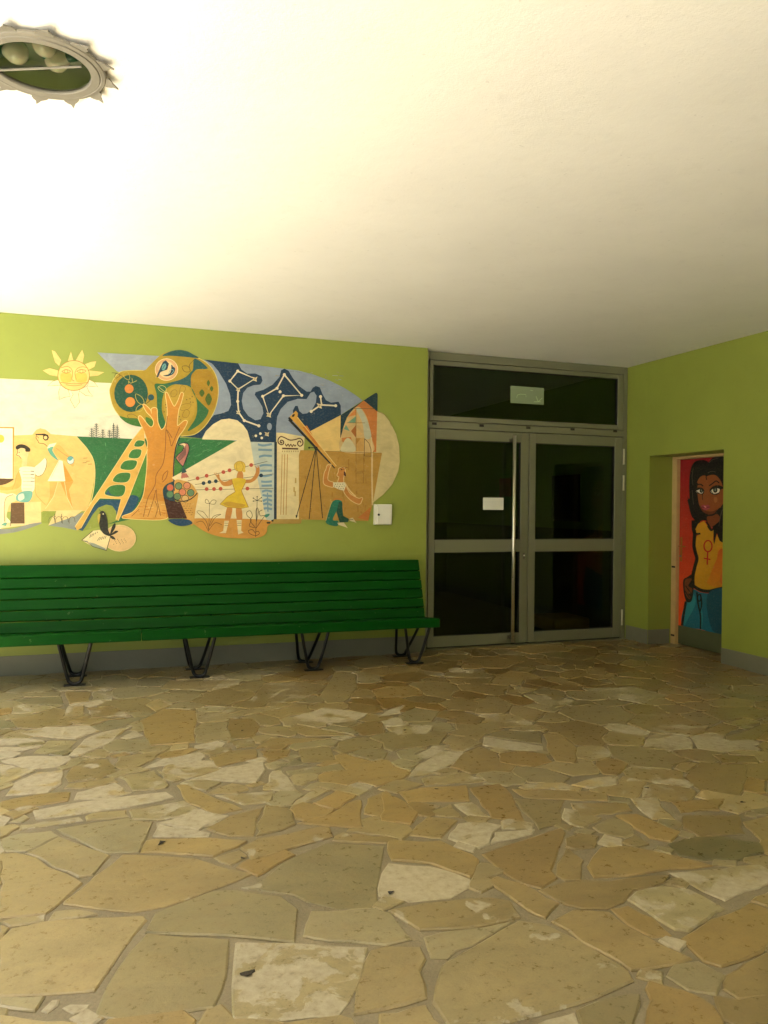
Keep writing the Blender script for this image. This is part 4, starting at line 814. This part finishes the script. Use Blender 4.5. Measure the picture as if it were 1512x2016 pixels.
# --- church wall, window, right ellipse (z4)
A.part('painted_church'); A.fn = Z4
A.fill('D3C490', '1118,600 1180,622 1250,712 1310,830 1340,950 1346,1100 1330,1200 1270,1330 1180,1432 1078,1512 1080,1200 1100,900', False); A.line('A89458', .8, '1120,602 1200,640 1240,690 1262,750', True)
A.fill('E2C47C', '455,802 760,642 756,1000 520,995', False); A.fill('BC9342', '360,988 1170,1016 1082,1500 1032,1692 346,1676 344,1040', False)
for t in range(44): x = random.uniform(380, 1080); y = random.uniform(1050, 1620); A.line(random.choice(('AE8434', 'C8A252', 'B58A3A')), 2.0, [(x, y), (x+random.uniform(-10, 20), y+random.uniform(20, 70))], False)
A.fill('C87E38', '930,1660 1062,1550 1034,1690', False); A.fill('143E48', '760,642 1100,424 1116,420 1126,432 1124,606 992,498 890,575 820,665 780,780 764,996 752,996', False)
A.fill('CB8240', '885,580 988,497 1122,604 1112,1008 1056,1008', False)
A.fill('D3B57C', '760,998 780,790 830,655 885,585 940,558 992,610 1032,700 1060,850 1076,1006'); A.fill('BFC0A4', '915,585 955,575 1000,640 1040,740 1062,860 1000,870 975,720')
A.fill('D98E46', '830,660 912,578 912,640', False); A.fill('79A384', '830,715 912,650 906,718', False); A.fill('79A384', '790,780 812,735 850,800', False); A.fill('AE6C2C', '862,800 912,738 912,866', False); A.fill('C98240', '770,868 860,858 908,998 770,900', False); A.fill('DDB878', '914,760 975,830 914,862', False); A.fill('CFA45A', '914,866 990,866 990,1000 914,1000', False); A.fill('B88A3C', '914,870 960,870 916,930', False)
A.fill('CFC7A0', '762,998 790,908 828,868 872,900 908,998'); A.line('8A6A34', .8, '912,580 912,1000', False); A.line('8A6A34', .7, '820,718 1000,718', False); A.line('6A5A34', .8, '890,576 1100,578', False)
A.line('3F3A22', .8, '996,874 994,1046 1062,1050 1060,980 1040,920 996,874', False); A.line('DCC794', 2.4, '1062,860 1072,1000 1070,1240 1075,1535', False)
A.line('8A6828', .7, '912,1010 912,1200 990,1200 990,1030', False); A.line('8A6828', .7, '912,1215 986,1215 986,1315 912,1315 912,1215', False); A.line('9A7430', .7, '560,1000 1160,1018', False)
# --- telescope
A.part('painted_telescope')
A.line('182028', 3.6, '246,684 705,1164', False); A.fill('182028', '236,672 256,655 300,690 268,704', False)
A.fill('D2A348', '314,598 336,622 330,662 720,1148 704,1164 285,694 252,660', False); A.fill('CB822E', '380,760 425,745 556,970 520,950', False); A.line('E8CB84', 1.2, '330,662 718,1148', False); A.fill('181410', '276,652 286,634 304,632 302,646 288,660')
for s in ('510,980 322,1645', '513,985 447,1672', '518,985 580,1665', '447,965 510,965'): A.line('1E241E', 1.2, s, False)
A.disc('1E241E', 515, 970, 18); A.disc('1E241E', 447, 965, 10); A.fill('1E241E', '312,1632 334,1638 316,1670', False)
# --- kneeling man
A.part('painted_stargazer')
for s in ('592,1312 598,1222 616,1182 628,1142 662,1134 644,1180 630,1282 690,1314 686,1352 630,1342', '802,1336 850,1420 932,1468 972,1462 968,1486 942,1522 860,1482 794,1402', '745,1172 790,1164 802,1200 786,1262 782,1312 734,1310 746,1256 726,1240 740,1202'):
    P = parse(s); A.line('E3C68A', 2.4, P, True, True); A.fill('C98A42', P)
for s in ('636,1150 630,1126', '648,1146 650,1122', '658,1142 668,1124'): A.line('DDB878', .9, s, False)
A.line('E3C68A', 2.0, '800,1310 850,1390 910,1450', True)
A.fill('E6DDBA', '684,1308 800,1308 812,1340 794,1392 740,1378 684,1352', False)
for x, y in ((708, 1328), (730, 1326), (755, 1328), (780, 1326), (698, 1346), (722, 1348), (748, 1350), (772, 1350), (795, 1345), (740, 1366), (762, 1370), (785, 1368)): A.disc('262A20', x, y, 4)
A.fill('CB8A44', '690,1466 770,1470 768,1500 688,1492', False)
A.fill('1E7A62', '690,1490 768,1494 772,1560 722,1592 682,1680 732,1692 726,1742 640,1728 610,1690 640,1590'); A.fill('15523F', '742,1500 772,1500 784,1640 842,1672 832,1702 750,1706 718,1604', False)
A.line('C8B070', 1.2, '672,1495 640,1590 612,1690', True); A.fill('E6D8AC', '726,1710 790,1706 830,1762 800,1750 735,1728', False); A.fill('E6D8AC', '842,1668 880,1660 918,1712 890,1700 850,1690', False)
for t in range(4): A.line('262A20', .8, f'{850+t*10},1668 {852+t*10},1684', False)
A.fill('4A1420', '792,1200 806,1210 812,1240 802,1250 792,1232'); A.line('8A5A24', .9, '750,1172 790,1158 830,1165', True); A.line('8A5A24', .8, '770,1185 810,1170', False); A.disc('262A20', 768, 1182, 6)
A.finish()

# --- the woman on the recessed door
G = Paint(lf, lambda u, v, k: on_x(u, v, XD-.0012-k*.00003), zoom(1260, 860, 4.198), 'spray_paint')
def clipfill(col, pts, smooth=True, col2=None):       # keep the paint on the leaf
    px = [G.fn(*p) for p in parse(pts)]
    if smooth: px = catmull(px, True, 5)
    q = []
    for u, v in px:
        p = on_x(u, v, XD); y = min(YL1-.002, max(YL0+.002, p.y)); z = min(HR-.037, max(.2152, p.z)); q.append((y, z, u, v))
    v0, v1 = min(t[3] for t in q), max(t[3] for t in q); G.k += 1; P = G.cur; n = len(P['v']); c1 = lin(col); c2 = lin(col2 or col)
    for y, z, u, v in q:
        P['v'].append(Vector((XD-.0012-G.k*.00003, y, z))); t = (v-v0)/(v1-v0+1e-6); P['c'].append((*[a*(1-t)+b*t for a, b in zip(c1, c2)], 1))
    for t in tessellate_polygon([[Vector((p[0], p[1], 0)) for p in q]]): P['f'].append(tuple(n+i for i in t))
G.part('painted_background')
for i in range(12):      # sprayed fade from deep crimson to orange, top to bottom
    z0, z1 = HR-.037-(HR-.2522)*(i/12), HR-.037-(HR-.2522)*((i+1)/12); t0, t1 = i/12, (i+1)/12
    def cc(t): return tuple(a*(1-t)+b*t for a, b in zip(lin('A00A20'), lin('FF5A20')))
    P = G.cur; n = len(P['v'])
    for y, z, t in ((YL0+.002, z0, t0), (YL1-.002, z0, t0), (YL1-.002, z1, t1), (YL0+.002, z1, t1)): P['v'].append(Vector((XD-.0012, y, z))); P['c'].append((*cc(max(0, t)**1.3), 1))
    P['f'].append((n, n+1, n+2, n+3))
G.part('painted_woman')
HB = '0C0A0C'
clipfill(HB, '420,300 425,250 460,212 520,202 560,215 600,175 660,150 760,140 900,300 900,900 676,870 650,840 635,800 612,890 605,760 560,700 500,700 440,800 455,700 430,660 410,600 396,510 392,490 420,530 415,400', True)
clipfill('9E5428', '465,440 470,380 500,330 540,320 548,350 556,325 620,315 665,360 690,430 700,520 660,590 610,640 560,648 510,620 480,560')
clipfill('74381C', '480,560 500,610 560,648 612,640 640,600 600,615 550,612 510,580'); clipfill('B8703C', '610,505 635,500 640,530 620,545')
clipfill('8A4622', '556,660 640,640 660,690 590,745 570,720'); 
clipfill('D69A1E', '455,770 480,720 530,695 560,740 585,772 610,760 604,850 614,888 636,805 660,860 760,920 760,1240 640,1255 560,1272 500,1262 445,1236 446,1150 478,1010 455,920 452,860 470,820 500,800 462,800', False)
clipfill('E0A020', '640,900 700,900 700,1000 640,1010', False, 'D8601E'); clipfill('D8601E', '655,940 690,950 690,1230 560,1215 575,1160 600,1090 635,1010', True, 'E09020'); clipfill('E0722A', '690,1080 660,1180 680,1220 760,1230 760,1000')
for s, wd in (('455,770 462,800 500,800', 3.0), ('440,690 442,760 452,800 450,830 446,900 458,960 470,1008 452,1080 438,1150 438,1235', 5.5), ('440,1232 500,1266 570,1276 640,1260 760,1235', 5.0), ('560,735 588,772 614,750', 3.0)):
    G.line(HB, wd, s)
clipfill('1A6E86', '440,1262 500,1285 580,1292 640,1280 760,1255 760,1640 500,1590 345,1560 380,1360 420,1370')
clipfill('2F93A0', '440,1300 460,1380 400,1500 365,1555 385,1400'); clipfill('2F93A0', '500,1400 520,1480 510,1585 500,1590'); clipfill('125066', '560,1300 760,1280 760,1640 600,1600')
clipfill(HB, '358,1190 390,1160 440,1140 445,1240 430,1350 390,1365 365,1300'); clipfill('7A3E1E', '372,1190 410,1170 430,1180 400,1230 432,1255 425,1290 400,1300 420,1325 405,1340 375,1290')
for s, wd in (('432,640 400,520 418,540 416,400 424,290 455,216 520,200 560,214', 3.5), ('470,380 466,450 480,560 512,622 560,650', 3.0), ('560,650 612,640 660,590', 2.5), ('548,700 575,745 588,770', 3.0), ('378,1360 360,1480 345,1560', 3.5), ('470,1285 480,1380 500,1480 500,1590', 2.5), ('500,1300 510,1380 495,1450', 2.0), ('375,1230 420,1290', 1.5), ('370,1270 410,1330', 1.5)): G.line(HB, wd, s)
G.disc(None, 490, 1330, 14, 28, ring=HB, rw=2)
G.disc(None, 562, 903, 33, 46, ring='C81E1E', rw=2.2); G.line('C81E1E', 2.2, '560,950 555,1057', False); G.line('C81E1E', 2.0, '528,1003 582,1014', False)
# face details
clipfill(HB, '455,442 480,420 512,424 532,450 520,474 492,472 464,458'); clipfill(HB, '576,444 604,414 650,404 690,420 664,440 654,468 624,480 592,470'); clipfill('F4F0DC', '464,448 500,434 524,448 518,469 495,467 472,460'); clipfill('F4F0DC', '586,444 620,426 660,432 651,462 625,473 596,466')
G.disc('16201C', 507, 446, 14, 17); G.disc('16201C', 622, 440, 18, 22); G.disc('8A9A88', 508, 444, 5, 8); G.disc('8A9A88', 622, 438, 7, 12)
for s, wd in (('455,445 478,426 510,428 528,448', 2.4), ('580,440 610,415 650,408 690,425', 3.0), ('470,395 500,392 522,408', 1.8), ('572,405 600,385 630,365 655,382', 1.8), ('462,448 495,470 522,468', 1.0), ('585,442 610,474 655,462', 1.0), ('530,440 515,485 518,520', 1.0), ('545,330 552,355', 1.4)): G.line(HB, wd, s)
clipfill('B0485A', '505,575 530,560 545,568 560,560 582,580 560,602 530,605'); G.line('3A0E18', .9, '508,580 545,582 580,580'); clipfill('E08C92', '530,570 545,574 550,585 535,582')
for s in ('440,260 430,330 438,400', '570,215 600,190 650,175', '560,300 590,285 625,290', '680,600 660,680 652,740', '432,440 436,500 442,560'): G.line('6A6458', .8, s)
G.finish()

# ------------------------------------------------------------------ key box on the wall
kb = empty('key_box', (2.617, D1-.03, 1.43)); tag(kb, 'small white key cabinet on the green wall right of the mural', 'cabinet')
MB().box(2.527, 2.545, D1-.052, D1-.0005, 1.324, 1.530, .004).build('side_panel', 'box_white', kb)
MB().box(2.5455, 2.706, D1-.044, D1-.0005, 1.326, 1.528, .006).build('body', 'box_white', kb)
MB().box(2.547, 2.707, D1-.060, D1-.0445, 1.324, 1.530, .007).build('door', 'box_white', kb)
MB().tube([(2.563, D1-.0675, 1.425), (2.563, D1-.0595, 1.425)], .0115, 14).build('lock', 'lock_dark', kb, True)

# ------------------------------------------------------------------ bench
bench = empty('bench', (1.1, 6.92, 0)); tag(bench, 'long green slatted bench with black hairpin iron legs under the mural', 'bench')
BX0, BX1 = -1.75, 2.966
def board(name, x0, x1, y, z, wd, th, ang, mat='bench_green', parent=None):
    m = MB().box(x0, x1, -th/2, th/2, -wd/2, wd/2, .005); R = Matrix.Rotation(ang, 3, 'X')
    m.v = [R @ v if False else Vector((v.x, *(Matrix.Rotation(ang, 3, 'X') @ Vector((0, v.y, v.z)))[1:])) + Vector((0, y, z)) for v in m.v]
    return m.build(name, mat, parent or bench)
lean = -math.atan2(7.325-7.135, .985-.43)
zs = [(.970, .866), (.858, .778), (.770, .690), (.682, .601), (.593, .513), (.504, .415)]
for i, (t, b) in enumerate(zs):
    z = (t+b)/2; y = 7.135 + (z-.43)*(7.325-7.135)/(.985-.43)
    board('back_slat', BX0, BX1 + random.uniform(-.003, .003) , y, z, (t-b)/math.cos(lean), .044, lean)
for i in range(3):       # seat boards, tipped down towards the back; each row is two boards end to end
    y = 6.862 + i*.098; z = .4325 - (y-6.862)*.115
    for xa, xb in ((BX0, .2725), (.2765, BX1+.012)): board('seat_slat', xa, xb, y, z, .088, .030, math.pi/2-.115)
for xa, xb in ((BX0, .2725), (.2765, BX1+.012)): board('front_slat', xa, xb, 6.797, .409, .084, .032, 0)
def smoothpath(pts, n=6):
    out = []; N = len(pts); P = [Vector(p) for p in pts]
    for i in range(N-1):
        p0, p1, p2, p3 = P[max(0, i-1)], P[i], P[i+1], P[min(N-1, i+2)]
        for q in range(n): t = q/n; out.append(.5*(2*p1 + (p2-p0)*t + (2*p0-5*p1+4*p2-p3)*t*t + (3*p1-p0-3*p2+p3)*t**3))
    out.append(P[-1]); return out
for x, y in ((-1.25, 6.895), (-.244, 6.895), (.762, 6.90), (1.781, 6.91), (2.782, 6.93)):
    L = MB()
    for yy, top in ((y, 6.85), (y+.36, 7.07)):      # two hairpins per support, front and back
        for s in (1,):
            L.tube(smoothpath([(x-.135, top, .412), (x-.095, yy+(top-yy)*.5, .23), (x-.055, yy, .065), (x-.032, yy, .030), (x, yy, .021), (x+.032, yy, .030), (x+.055, yy, .065), (x+.095, yy+(top-yy)*.5, .23), (x+.135, top, .412)]), .0145, 8)
    L.tube([(x-.135, 6.82, .408), (x-.135, 7.16, .372)], .011, 8); L.tube([(x+.135, 6.82, .408), (x+.135, 7.16, .372)], .011, 8)
    for s in (-1, 1): L.tube([(x+s*.13, 7.12, .38), (x+s*.13, 7.18, .44), (x+s*.13, 7.345, .95)], .011, 8)
    l_ = L.build('leg', 'bench_iron', bench, True)
    for yy in (y, y+.36): MB().box(x-.085, x+.085, yy-.03, yy+.03, .007, .017, .002).build('foot_plate', 'bench_iron', l_)
kn = MB(); kn.tube([(0, 0, 0), (0, -.002, 0)], .0115, 12); q = on_y(225.5, 1225, 7.142); kn.v = [v + Vector((q.x, q.y-.0, q.z)) for v in kn.v]
kn.build('wood_plug', 'cut_wood', bench)

# ------------------------------------------------------------------ ceiling lamp
lamp = empty('ceiling_lamp', (LC.x, LC.y, H)); tag(lamp, 'round metal ceiling lamp with leaf-shaped points around its green glass', 'lamp')
MB().lathe(LC, [(.172, .012), (.172, .002), (.175, -.002), (.203, -.0025), (.206, .0015), (.2075, .0015), (.210, -.0005), (.223, .001), (.228, .006), (.228, .012), (.204, .020), (.192, .0258), (.172, .012)], 96).build('rim', 'lamp_metal', lamp)
MB().lathe(LC, [(.001, .135), (.150, .135), (.186, .110), (.189, .024)], 64).build('reflector', 'lamp_inside', lamp, True)
MB().lathe(LC, [(.0, .008), (.1755, .008)], 64).build('lamp_glass', 'lamp_glass', lamp)
for kx in range(12):
    th = 2*math.pi*kx/12 + .10; er = Vector((math.cos(th), math.sin(th), 0)); et = Vector((-er.y, er.x, 0))
    prof = [(.222, -.032), (.234, -.031), (.244, -.022), (.252, -.010), (.274, .004), (.256, .010), (.248, .021), (.236, .029), (.222, .030)]
    v = []; n = len(prof)
    for zz in (.006, .0125): v += [LC + er*r + et*(t+.008*(r-.222)/.05) + Vector((0, 0, zz - .002 - .014*((r-.222)/.060)**2)) for r, t in prof]
    m = MB(); m.add(v, [tuple(range(n)), tuple(range(2*n-1, n-1, -1))] + [(i, n+i, n+(i+1) % n, (i+1) % n) for i in range(n)]); m.build('petal', 'lamp_metal', lamp)
p0, p1 = on_z(-140, 144, LC.z+.003), on_z(160, 131, LC.z+.003); dv = (p1-p0).normalized(); p0 = p1 - dv*.335
MB().tube([p0, p1], .0045, 6).build('glazing_bar', 'lamp_metal', lamp)
for (u, v), ang in (((32, 102), 2.6), ((88, 88), 1.6), ((112, 118), -.55), ((-70, 118), 3.4)):      # bulbs lie on their sides, necks pointing outwards
    c = on_z(u, v, LC.z+.058); ax = Vector((math.cos(ang), math.sin(ang), .12)).normalized(); R = Vector((0, 0, 1)).rotation_difference(ax).to_matrix()
    m = MB().lathe((0, 0, 0), [(.001, -.044), (.018, -.041), (.033, -.030), (.042, -.012), (.043, .004), (.037, .022), (.026, .038), (.017, .050)], 28); m.v = [R @ v + c for v in m.v]; b_ = m.build('bulb', 'opal_bulb', lamp, True)
    m = MB().lathe((0, 0, 0), [(.0185, .046), (.020, .060), (.020, .082), (.001, .084)], 20); m.v = [R @ v + c for v in m.v]; m.build('socket', 'socket', b_, True)

# ------------------------------------------------------------------ dry leaves and crumbs lying on the stones
for n_, (u, v, s, lab_) in enumerate(((488, 1918, .030, 'dark curled dry leaf on the pale slab in the foreground'), (318, 1660, .024, 'curled dry leaf on the ochre stone left of centre'), (769, 1758, .018, 'dark round scrap on the rough cream stone'),
        (477, 1690, .012, 'tiny black scrap on the joint beside the large grey slab'), (477, 1439, .016, 'dark fleck on the brown stone in front of the bench'), (797, 1438, .016, 'dark fleck on a pale stone right of the bench end'),
        (1462, 1580, .018, 'dark fleck on the floor near the right edge'), (859, 1554, .012, 'small dark crumb on the long pale stone in mid floor'), (1274, 1552, .013, 'small dark crumb right of the white oblong stone'))):
    q = on_z(u, v, .007); m = MB(); th = random.uniform(0, 6.28); N = 10; V = []; Fc = []
    for r_ in (0, 1):
        for i in range(N):
            a = 2*math.pi*i/N; rr = s*.8*(1 + .35*math.sin(3*a+n_) + random.uniform(-.15, .15)); x, y = rr*math.cos(a), rr*.55*math.sin(a)
            V.append((q.x + x*math.cos(th) - y*math.sin(th), q.y + x*math.sin(th) + y*math.cos(th), q.z + .0015 + r_*.0015 + .22*abs(y)))
    Fc = [tuple(range(N))[::-1], tuple(range(N, 2*N))] + [(i, (i+1) % N, N+(i+1) % N, N+i) for i in range(N)]
    o = mesh_obj('dry_leaf', V, Fc, 'leaf_dry'); tag(o, lab_, 'leaf', 'litter on the paving')
